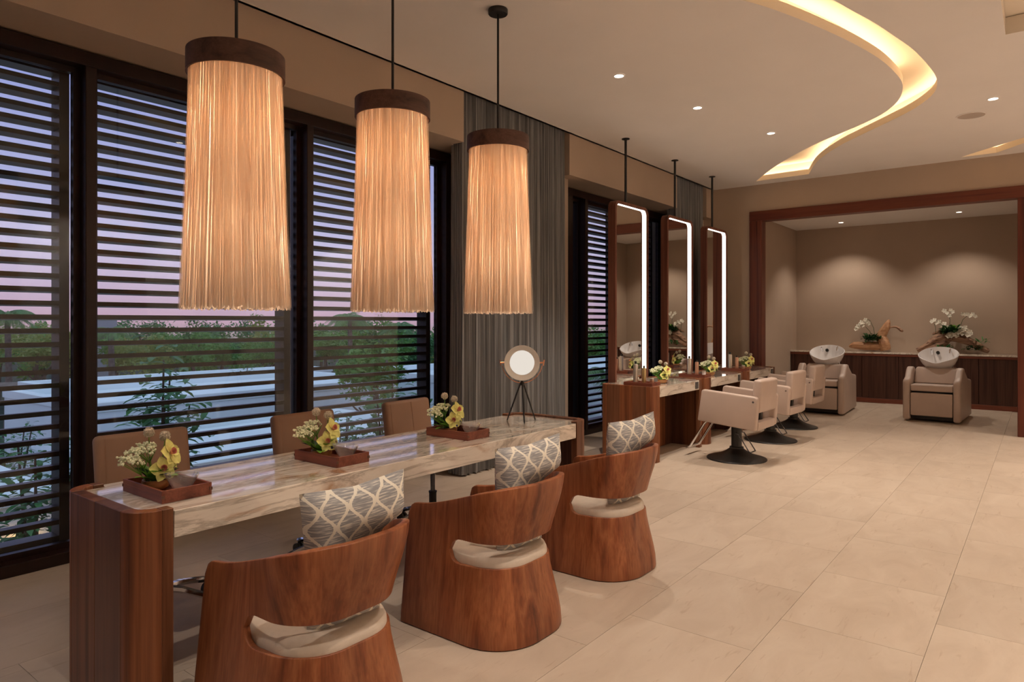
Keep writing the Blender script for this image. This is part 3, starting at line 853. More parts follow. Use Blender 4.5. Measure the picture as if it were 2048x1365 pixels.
# ------------------------------------------------------------------ trays, flowers and bowls
def make_tray(name, label, loc, w, d, h, mat='wood_tray', group=None):
    t = thing(name, label, 'tray', loc, group=group); k = .011
    b = nb(); box(b, k, w - k, k, d - k, 0, .008); obj('tray_base', b, mat, t)
    for q in ((0, k, 0, d), (w - k, w, 0, d), (k, w - k, 0, k), (k, w - k, d - k, d)):
        b = nb(); box(b, q[0], q[1], q[2], q[3], 0, h, .0012, 1)
        obj('tray_side', b, mat, t)
    for cx, cy in ((w, 0), (w, d), (0, 0), (0, d)):       # exposed corner joints
        b = nb(); sx = -1 if cx else 1
        box(b, cx - .002 if not cx else cx - k, cx + k if not cx else cx + .002, cy - .0015, cy + .0015, h * .38, h * .62); obj('corner_joint', b, 'wood_dark', t)
    return t
def orchid(bm_p, bm_l, c, d, r, rnd):
    """bloom facing d: five petals into bm_p, lip into bm_l."""
    c = Vector(c); d = Vector(d).normalized(); u = d.orthogonal().normalized(); w = d.cross(u)
    for k in range(5):
        a = 2 * pi * k / 5 + .3; e = u * cos(a) + w * sin(a); s = e.cross(d)
        ln = r * rnd.uniform(.9, 1.1); wd = r * (.52 if k in (1, 4) else .42)
        rows = []
        for i in range(6):
            q = i / 5; ww = wd * sin(pi * (.10 + .86 * q)) ** .9
            p = c + e * ln * q + d * (.30 * r * q * (1 - .9 * q))
            rows.append([bm_p.verts.new(p + s * ww * f + d * (.10 * r * abs(f))) for f in (-1, -.5, 0, .5, 1)])
        for A, B in zip(rows, rows[1:]):
            for i in range(4): bm_p.faces.new((A[i], A[i + 1], B[i + 1], B[i]))
    rows = []
    for i in range(5):
        q = i / 4; rr = r * (.10 + .16 * q)
        rows.append([bm_l.verts.new(c + d * (r * (.06 + .42 * q)) + (u * cos(a) + w * sin(a)) * rr - w * (.1 * r * q)) for a in [2 * pi * j / 8 for j in range(8)]])
    for A, B in zip(rows, rows[1:]):
        for i in range(8): bm_l.faces.new((A[i], A[(i + 1) % 8], B[(i + 1) % 8], B[i]))
def make_flowers(label, loc, seed, sc=1.0, rot=0):
    rnd = random.Random(seed)
    t = thing('flower_arrangement', label, 'flowers', loc, rot, 'orchid and lace flower arrangements'); t.scale = (sc, sc, sc)
    b = nb(); lathe(b, [(0, 0), (.026, 0), (.038, .008), (.043, .022), (.041, .034), (.037, .034), (.034, .020), (0, .018)], 28); obj('wooden_bowl', b, 'wood_bowl', t, True)
    b = nb(); lathe(b, [(0, .027), (.036, .027)], 20); obj('moss', b, 'soil', t)
    # lace flower umbels
    for (cx, cy, cz, R) in ((-.055, .015, .115, .052), (-.022, .040, .128, .042), (-.075, -.01, .098, .036)):
        b = nb()
        for i in range(34):
            a = rnd.uniform(0, 6.28); q = sqrt(rnd.random()); r = R * q
            p = Vector((cx + r * cos(a), cy + r * sin(a), cz + .018 * (1 - q * q) + rnd.uniform(-.004, .004)))
            for k in range(4):
                blob(b, p + Vector((rnd.uniform(-.006, .006), rnd.uniform(-.006, .006), rnd.uniform(-.003, .004))), rnd.uniform(.0028, .0045), 1)
        h = obj('lace_umbel', b, 'lace_white', t)
        b = nb()
        for i in range(14):
            a = 2 * pi * i / 14; tube(b, [(cx * .6, cy * .6, cz - .045), (cx + R * .8 * cos(a), cy + R * .8 * sin(a), cz)], .0009, 4)
        tube(b, [(cx * .2, cy * .2, .02), (cx * .6, cy * .6, cz - .045)], .0018, 5)
        obj('stalk', b, 'leaf_fresh', h)
    for p in ((-.012, .035, .185), (.036, .03, .168)):
        b = nb(); blob(b, p, .0165, 2, jit=.05)
        for i in range(90):
            d = Vector((rnd.gauss(0, 1), rnd.gauss(0, 1), rnd.gauss(0, 1))).normalized(); blob(b, Vector(p) + d * .0168, .0022, 1)
        h = obj('seed_pod', b, 'pod_mauve', t)
        b = nb(); tube(b, [(p[0] * .3, p[1] * .3, .02), (p[0] * .8, p[1] * .9, .10), (p[0], p[1], p[2] - .012)], .0016, 5); obj('stalk', b, 'leaf_fresh', h)
    for i, (c, d, r) in enumerate((((.040, -.012, .115), (.55, -.75, .35), .046), ((.012, -.035, .070), (.1, -.9, .2), .042), ((.055, .02, .085), (.8, -.3, .3), .036))):
        bp_, bl = nb(), nb(); orchid(bp_, bl, c, d, r, rnd)
        o = obj('orchid_bloom', bp_, 'petal_yellow', t, True); obj('lip', bl, 'petal_pink', o, True)
    for i in range(19):
        a = rnd.uniform(0, 6.28); b = nb()
        leaf(b, (.015 * cos(a), .015 * sin(a), .03), (cos(a), sin(a), rnd.uniform(.3, 1.8)), rnd.uniform(.06, .095), rnd.uniform(.026, .040), bend=.25, seg=5)
        obj('leaf', b, 'leaf_fresh' if i % 3 else 'leaf_dark', t, True)
    b = nb(); blob(b, (.030, -.042, .045), .006, 2); obj('berry', b, 'berry', t, True)
    return t
def make_glass(label, loc, rot):
    b = nb()
    prof = [(0, .001), (.026, .001), (.029, .004), (.030, .012), (.034, .022), (.047, .044), (.058, .062), (.062, .070), (.0595, .070), (.055, .061), (.044, .044), (.031, .024), (.027, .014), (0, .010)]
    lathe(b, [(r * 1.06, z * 1.10) for r, z in prof], 40)
    for v in b.verts: v.co.z += v.co.z * (v.co.x * 2.0) * .55          # slanting rim
    o = obj('glass_bowl', b, 'bowl_glass', None, True, loc, (0, 0, rot)); return tag(o, label, 'bowl', 'glass bowls on the long table')
ZT = .744
for i, (x, lb1, lb2, lb3, dx) in enumerate(((1.212, 'dark wooden tray nearest the camera on the long table', 'flower arrangement in the tray nearest the camera', 'clear glass bowl in the tray nearest the camera', 0),
        (2.015, 'dark wooden tray in the middle of the long table', 'flower arrangement in the middle tray of the long table', 'clear glass bowl in the middle tray of the long table', 0),
        (2.935, 'dark wooden tray on the long table next to the tripod lamp', 'flower arrangement in the tray next to the tripod lamp', 'clear glass bowl in the tray next to the tripod lamp', 0))):
    make_tray('wooden_tray', lb1, (x, 2.612, ZT), .195, .335, .048, group='wooden trays on the long table')
    make_flowers(lb2, (x + .080, 2.612 + .225, ZT + .0085), 20 + i, 1.22, radians(-10 - 11 * i))
    make_glass(lb3, (x + .115, 2.612 + .080, ZT + .0085), radians([200, 170, 150][i]))

# ------------------------------------------------------------------ tripod lamp at the far table end
def tripod():
    t = thing('tripod_lamp', 'small tripod table lamp with round white disc and grey rim', 'table lamp', (3.74, 2.83, ZT))
    for a in (100, 225, 345):
        b = nb(); d = Vector((cos(radians(a)), sin(radians(a)), 0))
        tube(b, [d * .012 + Vector((0, 0, .262)), d * .115 + Vector((0, 0, .006))], [.0065, .005], 10); blob(b, d * .115 + Vector((0, 0, .006)), .006, 1)
        obj('leg', b, 'black_metal', t, True)
    b = nb(); lathe(b, [(0, .25), (.016, .25), (.018, .262), (.010, .275), (.006, .29), (0, .292)], 20); obj('hub', b, 'black_metal', t, True)
    # head faces the room camera side: axis towards -x,-y
    ax = Vector((-.80, -.585, -.02)).normalized(); c = Vector((0, 0, .405)); u = Vector((0, 0, 1)).cross(ax).normalized(); w = ax.cross(u)
    R = Matrix((u, w, ax)).transposed().to_4x4(); R.translation = c
    def head(prof, name, mat, n=48, par=None):
        b = nb(); lathe(b, prof, n); bmesh.ops.transform(b, matrix=R, verts=b.verts[:]); return obj(name, b, mat, par or t, True)
    sh = head([(0, -.055), (.05, -.052), (.085, -.035), (.112, 0), (.121, .022), (.1215, .026), (.118, .026), (.088, .004), (.086, .004), (0, .004)], 'shade', 'lamp_grey')
    head([(0, .012), (.05, .0115), (.080, .007), (.0865, .003)], 'disc', 'lamp_disc', par=sh)
    b = nb(); pts = [c + u * (.138 * cos(a)) + Vector((0, 0, 1)) * (.138 * sin(a)) for a in [radians(180 + 8 + 164 * i / 24) for i in range(25)]]
    tube(b, pts, .0028, 8); obj('yoke', b, 'copper', t, True)
    for s in (-1, 1):
        b = nb(); cyl(b, c + u * s * .118, c + u * s * .150, .006, n=12); cyl(b, c + u * s * .146 - w * .02, c + u * s * .152 + w * .02, .0045, n=8); obj('wing_screw', b, 'copper', t, True)
tripod()

# ------------------------------------------------------------------ vanity stations along the window
STX = [6.27, 7.62, 8.955]; SW = 1.275
SY0, SY1, SZ = 3.085, 3.72, .775
LBN = ['nearest', 'middle', 'farthest']
def bottle(label, loc, r, h, mat, kind):
    t = thing('bottle' if kind else 'jar', label, 'bottle' if kind else 'jar', loc, group='hair product containers on the vanity trays')
    if kind:
        b = nb(); lathe(b, [(0, 0), (r * .96, 0), (r, .003), (r, h * .82), (r * .9, h * .86), (r * .45, h * .885), (r * .42, h * .90), (0, h * .90)], 24); obj('body', b, mat, t, True)
        b = nb(); lathe(b, [(r * .46, h * .885), (r * .48, h * .985), (r * .42, h), (0, h)], 20); obj('cap', b, 'black_satin', t, True)
    else:
        b = nb(); lathe(b, [(0, 0), (r * .95, 0), (r, .003), (r, h * .72), (0, h * .72)], 24); obj('body', b, mat, t, True)
        b = nb(); lathe(b, [(r * .98, h * .72), (r * 1.0, h * .78), (r, h * .98), (r * .92, h), (0, h)], 24); obj('cap', b, 'bottle_silver', t, True)
for i, xs in enumerate(STX):
    st = thing('vanity_station', '%s wooden vanity with marble top under the lit mirrors' % LBN[i], 'vanity', (xs + SW / 2, (SY0 + SY1) / 2, 0), group='vanity stations along the window')
    cx, cy = xs + SW / 2, (SY0 + SY1) / 2
    upanel(st, -SW / 2, 1, SY0 - cy, SY1 - cy, .13, .045, .09, SZ, ['wood_red', 'wood_red', 'wood_mid', 'wood_red'], split=3)
    upanel(st, SW / 2, -1, SY0 - cy, SY1 - cy, .13, .045, .09, SZ, ['wood_mid', 'wood_red', 'wood_mid', 'wood_dark'], split=3)
    b = nb(); a0, a1 = -SW / 2 + .134, SW / 2 - .134; q = .049
    f0, f1 = SY0 - cy, SY1 - cy
    prism(b, [(a0, f0 + .004), (a1, f0 + .004), (a1, f0 + q), (SW / 2 - q, f0 + q), (SW / 2 - q, f1 - q), (a1, f1 - q), (a1, f1 - .004), (a0, f1 - .004), (a0, f1 - q), (-SW / 2 + q, f1 - q), (-SW / 2 + q, f0 + q), (a0, f0 + q)], SZ - .115, SZ - .008)
    bevel(obj('marble_top', b, 'marble', st), .003, 2)
    for k in range(6):
        w = (SW - .10) / 6; b = nb(); box(b, -SW / 2 + .05 + k * w, -SW / 2 + .05 + (k + 1) * w - .003, .05, .075, .01, SZ - .115)
        obj('back_plank', b, ['wood_mid', 'wood_red', 'wood_dark'][k % 3], st)
    b = nb(); box(b, a1 - .11, a1 - .035, f0 - .004, f0 + .006, SZ - .100, SZ - .022, .003, 1); obj('outlet_plate', b, 'outlet_grey', st)
    zt = SZ + .0
    make_tray('vanity_tray', 'dark wooden tray with bottles on the %s vanity' % LBN[i], (xs + .02, SY0 + .035, zt), .195, .32, .035, group='trays on the vanity stations')
    bx, by = xs + .02, SY0 + .035
    bottle('tall slim bottle with black cap on the %s vanity tray' % LBN[i], (bx + .045, by + .205, zt + .0085), .026, .240, 'bottle_silver', 1)
    bottle('shorter %s bottle with black cap on the %s vanity tray' % (['golden', 'copper', 'copper'][i], LBN[i]), (bx + .075, by + .125, zt + .0085), .022, .195, ['bottle_gold', 'bottle_copper', 'bottle_copper'][i], 1)
    bottle('small squat jar on the %s vanity tray' % LBN[i], (bx + .105, by + .050, zt + .0085), .022, .068, 'bottle_copper' if i != 1 else 'ceramic', 0)
    make_flowers('yellow orchid arrangement on the %s vanity top' % LBN[i], (xs + .54, SY0 + .17, SZ - .0075), 40 + i, 1.22, radians(-56 - 5 * i))

# ------------------------------------------------------------------ lit mirrors on ceiling rods
def rrect(w, h, r, n=8):
    P = []
    for (cx, cz, a0) in ((w / 2 - r, h - r, 0), (-w / 2 + r, h - r, 90), (-w / 2 + r, r, 180), (w / 2 - r, r, 270)):
        P += [(cx + r * cos(radians(a0 + 90 * k / n)), cz + r * sin(radians(a0 + 90 * k / n))) for k in range(n + 1)]
    return P
def make_mirror(label, x, zb=.50, zt=2.785, w=.80):
    h = zt - zb; yf, yb = -.045, .045
    t = thing('lit_mirror', label, 'mirror', (x, 3.785, zb), group='tall lit mirrors on ceiling rods')
    O = rrect(w, h, .085); I = rrect(w - .066, h - .066, .060); I = [(a, c + .033) for a, c in I]; n = len(O)
    b = nb(); rg = [[b.verts.new((a, y, c)) for a, c in Q] for Q, y in ((I, yb), (O, yb), (O, yf), (I, yf), (I, yf + .014))]
    for A, B in zip(rg, rg[1:]):
        for i in range(n): b.faces.new((A[i], A[(i + 1) % n], B[(i + 1) % n], B[i]))
    obj('frame', b, 'wood_mirror', t, True)
    b = nb(); A = [b.verts.new((a, yf + .014, c)) for a, c in I]; B = [b.verts.new((a, yf + .040, c)) for a, c in I]
    for i in range(n): b.faces.new((A[i], A[(i + 1) % n], B[(i + 1) % n], B[i]))
    obj('led_band', b, 'led_white', t)
    b = nb(); b.faces.new([b.verts.new((a, yf + .040, c)) for a, c in I]); obj('mirror_glass', b, 'mirror_glass', t)
    b = nb(); prism(b, [(a, c) for a, c in I], yf + .044, yb, 'y'); obj('back_board', b, 'black_satin', t)
    b = nb(); cyl(b, (-.08, 0, h - .002), (-.08, 0, ZC - zb - .012), .0145, n=16); obj('rod', b, 'black_metal', t, True)
    b = nb(); lathe(b, [(0, 0), (.045, 0), (.045, -.008), (.016, -.014), (0, -.014)], 24, (-.08, 0, ZC - zb)); obj('ceiling_plate', b, 'black_metal', t, True)
    return t
for i, x in enumerate((7.05, 8.37, 9.63)): make_mirror('%s tall rounded mirror with glowing edge, hung on a black rod' % LBN[i], x)

# ------------------------------------------------------------------ styling chairs
def make_styling():
    t = thing('styling_chair', 'x', 'chair', group='taupe styling chairs at the vanities')
    Rt = Matrix.Rotation(radians(4.5), 4, 'X'); piv = Vector((0, 0, .40))
    def up(b): bmesh.ops.transform(b, matrix=Matrix.Translation(piv) @ Rt @ Matrix.Translation(-piv), verts=b.verts[:]); return b
    for s in (-1, 1):
        b = nb(); prism(b, [(-.31, .375), (.295, .385), (.275, .700), (.255, .712), (-.285, .712), (-.31, .69)], s * .31 if s < 0 else .235, -.235 if s < 0 else .31, 'x')
        o = obj('armrest', up(b), 'leather_taupe', t, False); bevel(o, .016, 3)
        for p in o.data.polygons: p.use_smooth = True
    b = nb(); box(b, -.234, .234, -.20, .30, .40, .515, .028, 3); obj('seat', up(b), 'leather_taupe', t, True)
    b = nb(); box(b, -.235, .235, -.315, -.225, .545, .875, .026, 3); obj('backrest', up(b), 'leather_taupe', t, True)
    b = nb(); box(b, -.235, .235, -.315, -.24, .372, .455, .012, 2); obj('back_rail', up(b), 'leather_taupe', t, True)
    b = nb(); box(b, -.03, .03, -.255, -.235, .44, .56); obj('back_bracket', up(b), 'black_metal', t)
    for s in (-1, 1):
        b = nb(); cyl(b, (s * .236, -.27, .66), (s * .312, -.27, .66), .010, n=14); obj('pivot_bolt', up(b), 'chrome', t, True)
    b = nb(); box(b, -.14, .14, -.14, .14, .36, .398, .006, 1); obj('seat_plate', b, 'black_metal', t)
    b = nb(); cyl(b, (0, 0, .08), (0, 0, .37), .053, n=24); obj('column', b, 'black_satin', t, True)
    b = nb(); lathe(b, [(0, 0), (.300, 0), (.303, .006), (.298, .014), (.24, .030), (.16, .056), (.105, .086), (.078, .106), (.070, .112), (.070, .128), (.052, .132), (0, .132)], 56); obj('base_dome', b, 'black_satin', t, True)
    b = nb()
    for s in (-1, 1): tube(b, [(s * .115, .27, .385), (s * .115, .30, .36), (s * .115, .46, .105), (s * .10, .485, .085)], .014, 10)
    tube(b, [(-.16, .485, .085), (.16, .485, .085)], .014, 10); obj('footrest', b, 'chrome', t, True)
    b = nb(); tube(b, [(-.06, -.02, .275), (-.075, -.05, .27), (-.080, -.16, .105), (-.06, -.175, .095), (.06, -.175, .095), (.080, -.16, .105), (.075, -.05, .27), (.06, -.02, .275)], .0065, 8); obj('pump_lever', b, 'dark_chrome', t, True)
    return t
sc_ = make_styling()
for i, (x, y, r) in enumerate(((7.06, 2.535, -2), (8.42, 2.61, -3), (9.68, 2.69, -1))):
    lb = '%s taupe leather styling chair on a round black base' % LBN[i]
    if i == 0: sc_.location = (x, y, 0); sc_.rotation_euler = (0, 0, radians(r)); sc_['label'] = lb
    else: dup(sc_, (x, y, 0), radians(r), lb)

# ------------------------------------------------------------------ shampoo units in the alcove (local: front towards -x)
def make_shampoo():
    t = thing('shampoo_unit', 'x', 'shampoo chair', group='shampoo chairs with white basins')
    side = [(0, .02), (0, .57), (.035, .603), (.10, .615), (.16, .640), (.25, .735), (.32, .770), (.42, .765), (.47, .73), (.80, .60), (1.18, .56), (1.20, .02)]
    for s in (-1, 1):
        b = nb(); prism(b, [(x, z) for x, z in side], s * .355 if s < 0 else .265, -.265 if s < 0 else .355, 'y')
        o = obj('side_arm', b, 'leather_taupe', t); bevel(o, .030, 4)
        for p in o.data.polygons: p.use_smooth = True
    b = nb(); box(b, .03, .55, -.262, .262, .435, .530, .022, 3); obj('seat', b, 'leather_taupe', t, True)
    b = nb(); prism(b, [(.40, .525), (.30, .535), (.44, .745), (.56, .76), (.62, .70)], -.262, .262, 'y'); o = obj('back_cushion', b, 'leather_taupe', t); bevel(o, .02, 3)
    b = nb(); box(b, .015, .075, -.258, .258, .085, .412, .016, 3); obj('leg_rest', b, 'leather_taupe', t, True)
    b = nb(); box(b, .10, 1.17, -.25, .25, .03, .43); obj('base_box', b, 'black_satin', t)
    # tilted oval basin
    b = nb(); n = 48
    def rimz(a, k): return .945 - .095 * cos(a - pi) * 1.0 * k + (-.028 * math.exp(-((a - pi) / .38) ** 2)) * k
    A, Bx, By = .29, .27, .262
    outer = [(.10, .0), (.38, .012), (.62, .055), (.80, .115), (.92, .180), (.985, .235), (1.0, .255)]
    inner = [(.965, .262), (.93, .245), (.85, .19), (.70, .12), (.45, .07), (.15, .055)]
    rings = []
    for kr, zz in outer + inner:
        row = []
        for i in range(n):
            a = 2 * pi * i / n; k = zz / .255
            zr = rimz(a, min(1, k)) - .945
            row.append(b.verts.new((.66 + Bx * kr * cos(a) * 1.0 + .02 * (1 - k), By * kr * sin(a), .69 + zz + zr * k)))
        rings.append(row)
    for P, Q in zip(rings, rings[1:]):
        for i in range(n): b.faces.new((P[i], P[(i + 1) % n], Q[(i + 1) % n], Q[i]))
    b.faces.new(rings[0][::-1]); b.faces.new(rings[-1])
    bs = obj('basin', b, 'ceramic', t, True)
    b = nb(); cyl(b, (.72, 0, .43), (.70, 0, .705), .07, .05, 20); obj('basin_post', b, 'black_satin', t, True)
    b = nb(); tube(b, [(.60, -.20, .55), (.62, -.19, .80)], .007, 8); obj('hose', b, 'chrome', t, True)
    # fittings on the raised back of the bowl: mixer lever, round plug and hand spray
    b = nb(); cyl(b, (.88, .115, .935), (.865, .115, 1.0), .017, n=16); tube(b, [(.865, .115, .995), (.82, .115, 1.01), (.79, .115, .99)], .008, 8); obj('mixer_tap', b, 'chrome', bs, True)
    b = nb(); cyl(b, (.885, .035, .955), (.855, .035, .965), .024, n=20); obj('vacuum_plug', b, 'black_satin', bs, True)
    b = nb(); cyl(b, (.88, -.13, .93), (.865, -.13, .99), .014, n=16); tube(b, [(.865, -.13, .985), (.83, -.13, 1.02), (.78, -.13, 1.01), (.76, -.13, .96)], .010, 10); obj('hand_spray', b, 'chrome', bs, True)
    return t
sh_ = make_shampoo()
sh_.location = (11.27, 1.27, 0); sh_.rotation_euler = (0, 0, radians(-2)); sh_['label'] = 'taupe shampoo chair with white basin in front of the arched driftwood'
dup(sh_, (11.20, 2.745, 0), radians(3), 'taupe shampoo chair with white basin half hidden by the farthest styling chair')

# ------------------------------------------------------------------ back counter in the alcove
CX0 = 13.45; CZ = .895
cb_ = thing('counter_cabinet', 'long dark wooden cabinet along the alcove back wall', 'cabinet', ((CX0 + AX1) / 2, (AY0 + AY1) / 2, 0))
ox, oy = (CX0 + AX1) / 2, (AY0 + AY1) / 2
b = nb(); box(b, CX0 + .022 - ox, AX1 - .005 - ox, AY0 + .005 - oy, AY1 - .005 - oy, 0, CZ - .03); obj('carcass', b, 'wood_cabinet', cb_)
ys = [.055, .27, .846, 1.42, 1.997, 2.571, 3.145, 3.72, 3.795]
for a, c in zip(ys, ys[1:]):
    b = nb(); box(b, CX0 - ox, CX0 + .02 - ox, a + .005 - oy, c - .005 - oy, .085, CZ - .075, .002, 1); obj('door', b, 'wood_cabinet', cb_)
b = nb(); box(b, CX0 - .006 - ox, CX0 + .02 - ox, AY0 + .005 - oy, AY1 - .005 - oy, CZ - .072, CZ - .03, .002, 1); obj('top_rail', b, 'wood_tray', cb_)
b = nb(); box(b, CX0 - .004 - ox, CX0 + .02 - ox, AY0 + .005 - oy, AY1 - .005 - oy, 0, .08, .002, 1); obj('plinth', b, 'wood_tray', cb_)
b = nb(); box(b, CX0 - .015, AX1 - .003, AY0 + .003, AY1 - .003, CZ - .029, CZ, .003, 2); tag(obj('stone_worktop', b, 'marble'), 'thin stone worktop on the long dark alcove cabinet', 'worktop')

# ------------------------------------------------------------------ driftwood with orchids
def gnarl(bm, pts, rad, n=10, amp=.25, seed=0, sub=6):
    rnd = random.Random(seed); P = [Vector(p) for p in pts]; out = []; rr = []
    for i in range(len(P) - 1):
        p0, p1, p2, p3 = P[max(i - 1, 0)], P[i], P[i + 1], P[min(i + 2, len(P) - 1)]
        for s in range(sub):
            q = s / sub
            out.append(.5 * ((2 * p1) + (p2 - p0) * q + (2 * p0 - 5 * p1 + 4 * p2 - p3) * q * q + (3 * p1 - p0 - 3 * p2 + p3) * q ** 3)); rr.append(rad[i] * (1 - q) + rad[i + 1] * q)
    out.append(P[-1]); rr.append(rad[-1])
    n0 = len(bm.verts); tube(bm, out, rr, n); bm.verts.ensure_lookup_table()
    col = [rnd.uniform(-amp, amp) for _ in range(n)]
    k = 0
    for i in range(len(out)):
        for j in range(n):
            v = bm.verts[n0 + i * n + j]; d = v.co - out[i]
            v.co = out[i] + d * (1 + col[j] * (1 + .5 * sin(i * .6 + j)) + rnd.uniform(-.06, .06))
def white_spray(t, pts, flowers, rnd, r=.035):
    b = nb(); tube(b, pts, .0035, 6); s = obj('orchid_stem', b, 'leaf_dark', t, True)
    for c in flowers:
        p, l = nb(), nb(); orchid(p, l, c, (-.85, rnd.uniform(-.5, .5), rnd.uniform(-.1, .5)), r * rnd.uniform(.85, 1.15), rnd)
        o = obj('orchid_bloom', p, 'petal_white', s, True); l.free()
def tuft(t, c, n, ln, rnd, mat='leaf_dark', wd=.02, spread=.06):
    b = nb()
    for i in range(n):
        a = rnd.uniform(0, 6.28); e = rnd.uniform(.1, 1.3)
        p = Vector(c) + Vector((rnd.uniform(-spread, spread) * .6, rnd.uniform(-spread, spread), rnd.uniform(-.03, .04)))
        leaf(b, p, (cos(a), sin(a), e), ln * rnd.uniform(.6, 1.1), wd * rnd.uniform(.7, 1.3), seg=3)
    o = obj('foliage_tuft', b, mat, t, True); o['kind'] = 'stuff'; return o
def drift():
    rnd = random.Random(4)
    t = thing('driftwood_arrangement', 'smooth driftwood log with a tall upright branch and white orchids', 'driftwood', (13.65, 2.42, CZ + .024)); 
    b = nb(); gnarl(b, [(0, .40, .06), (-.02, .30, .085), (-.01, .12, .075), (0, -.05, .08), (0, -.16, .07)], [.018, .062, .070, .075, .05], 12, .10, 1); obj('log', b, 'driftwood_smooth', t, True)
    b = nb(); gnarl(b, [(-.03, -.20, .005), (-.03, -.17, .12), (0, -.13, .26), (0, -.20, .42), (0, -.25, .55)], [.075, .095, .080, .066, .010], 12, .16, 2); obj('branch', b, 'driftwood_smooth', t, True)
    b = nb(); gnarl(b, [(0, -.17, .36), (0, -.27, .41), (0, -.36, .42), (0, -.44, .36), (0, -.455, .33)], [.012, .014, .022, .030, .008], 8, .15, 3); obj('branch', b, 'driftwood_rough', t, True)
    tuft(t, (-.02, .0, .20), 130, .17, rnd, wd=.035, spread=.13); tuft(t, (0, .02, .16), 30, .10, rnd, 'leaf_shrub', .025, .12)
    white_spray(t, [(0, -.03, .18), (0, 0, .40), (0, .06, .54), (0, .16, .57)], [(-.03, .07 + .03 * k, .55 - .035 * abs(k - 2) + rnd.uniform(-.05, .03)) for k in range(8)], rnd, .040)
    white_spray(t, [(0, 0, .18), (0, .06, .34), (0, .13, .42)], [(-.03, .16, .44), (-.03, .24, .41), (-.03, .28, .38)], rnd, .038)
    t2 = thing('driftwood_arrangement', 'rough arched driftwood heaped with ferns and white orchids', 'driftwood', (13.65, 1.22, CZ + .022))
    b = nb(); gnarl(b, [(-.02, .52, .015), (-.02, .36, .10), (0, .18, .22), (0, 0, .26), (0, -.20, .20), (0, -.36, .10), (-.02, -.50, .025)], [.03, .055, .085, .075, .065, .052, .030], 12, .22, 5); obj('log', b, 'driftwood_rough', t2, True)
    b = nb(); gnarl(b, [(-.05, .40, .02), (-.05, .24, .10), (-.04, .10, .18), (-.03, .02, .25)], [.03, .045, .05, .03], 10, .22, 6); obj('branch', b, 'driftwood_rough', t2, True)
    b = nb(); gnarl(b, [(.03, .10, .02), (.03, .16, .26), (.04, .14, .36), (.03, .30, .30)], [.05, .06, .04, .012], 10, .25, 7); obj('branch', b, 'driftwood_rough', t2, True)
    tuft(t2, (-.02, .02, .34), 140, .19, rnd, wd=.035, spread=.13); tuft(t2, (-.01, -.03, .38), 40, .14, rnd, 'leaf_fresh', .03, .06)
    tuft(t2, (-.04, -.30, .07), 60, .10, rnd, wd=.03, spread=.12); tuft(t2, (.02, -.38, .17), 26, .14, rnd, 'leaf_shrub', .02, .08); tuft(t2, (-.05, .10, .06), 40, .09, rnd, 'leaf_shrub', .03, .12)
    white_spray(t2, [(0, .24, .25), (0, .25, .42), (0, .28, .52)], [(-.02, .30 - .035 * k, .55 - .02 * k + rnd.uniform(-.03, .03)) for k in range(8)], rnd, .040)
    white_spray(t2, [(0, .05, .35), (0, .04, .55), (0, .08, .70)], [(-.02, .12, .70), (-.02, .08, .66), (-.02, .03, .71), (-.02, .0, .68), (-.02, .05, .62)], rnd, .036)
    white_spray(t2, [(0, -.08, .36), (0, -.14, .55), (0, -.22, .63), (0, -.30, .64)], [(-.02, -.14 - .035 * k, .62 + rnd.uniform(-.015, .025)) for k in range(6)], rnd, .036)
    white_spray(t2, [(-.05, -.02, .30), (-.08, -.10, .33)], [(-.10, .06 - .03 * k, .27 + .012 * k + rnd.uniform(-.03, .03)) for k in range(7)] + [(-.10, -.12 - .02 * k, .30 + rnd.uniform(-.04, .12)) for k in range(8)], rnd, .045)
drift()

# ------------------------------------------------------------------ outside: garden, white roofs, trees and palms
GZ = -3.6
b = nb(); box(b, -60, 140, 5.6, 160, GZ - .1, GZ); struct(obj('garden_ground', b, 'garden_soil'))
b = nb(); box(b, XB - .3, 14.2, 4.95, 5.35, -.30, -.12); struct(obj('outer_ledge', b, 'grey_render'))
TAKEN = []
def clear(px, d, R):
    """first free garden spot at or behind depth d along a bearing."""
    for k in range(80):
        x, y = pxy(px, d)
        if all(abs(x - a) > R + r or abs(y - c) > R + q for a, c, r, q in TAKEN): break
        d += .4
    TAKEN.append((x, y, R, R)); return x, y
def pxy(px, d):      # where a plan ray at a given bearing reaches a given depth
    u = (px - 1024) / 1365.33; c_, s_ = cos(radians(YAW)), sin(radians(YAW))
    return d * (c_ + s_ * u), d * (s_ - c_ * u)
def building(label, x0, x1, y0, y1, z1, par=.25, mat='white_render', win=0):
    cx, cy = (x0 + x1) / 2, (y0 + y1) / 2; hx, hy = (x1 - x0) / 2, (y1 - y0) / 2
    t = thing('flat_roofed_building', label, 'building', (cx, cy, GZ), group='white flat-roofed buildings outside')
    h = z1 - GZ; TAKEN.append((cx, cy, hx + .1, hy + .1))
    b = nb(); box(b, -hx, hx, -hy, hy, 0, h); obj('walls', b, mat, t)
    for q in ((-hx - .04, hx + .04, -hy - .04, -hy + .22), (-hx - .04, hx + .04, hy - .22, hy + .04), (-hx - .04, -hx + .22, -hy + .22, hy - .22), (hx - .22, hx + .04, -hy + .22, hy - .22)):
        b = nb(); box(b, q[0], q[1], q[2], q[3], h - .02, h + par, .01, 1); obj('parapet', b, mat, t)
    for k in range(win):
        x = -hx + (k + .5) * 2 * hx / win
        b = nb(); box(b, x - .5, x + .5, -hy - .02, -hy + .05, h - 1.9, h - .6); f = obj('window', b, 'outlet_grey', t)
    return t
building('low white roof terrace seen through the left panel of louvres', -1.0, 3.6, 11.0, 17.0, -1.05, .15)
building('broad white flat roof seen behind the largest pendant', 4.6, 11.0, 10.5, 15.0, -.95, .16)
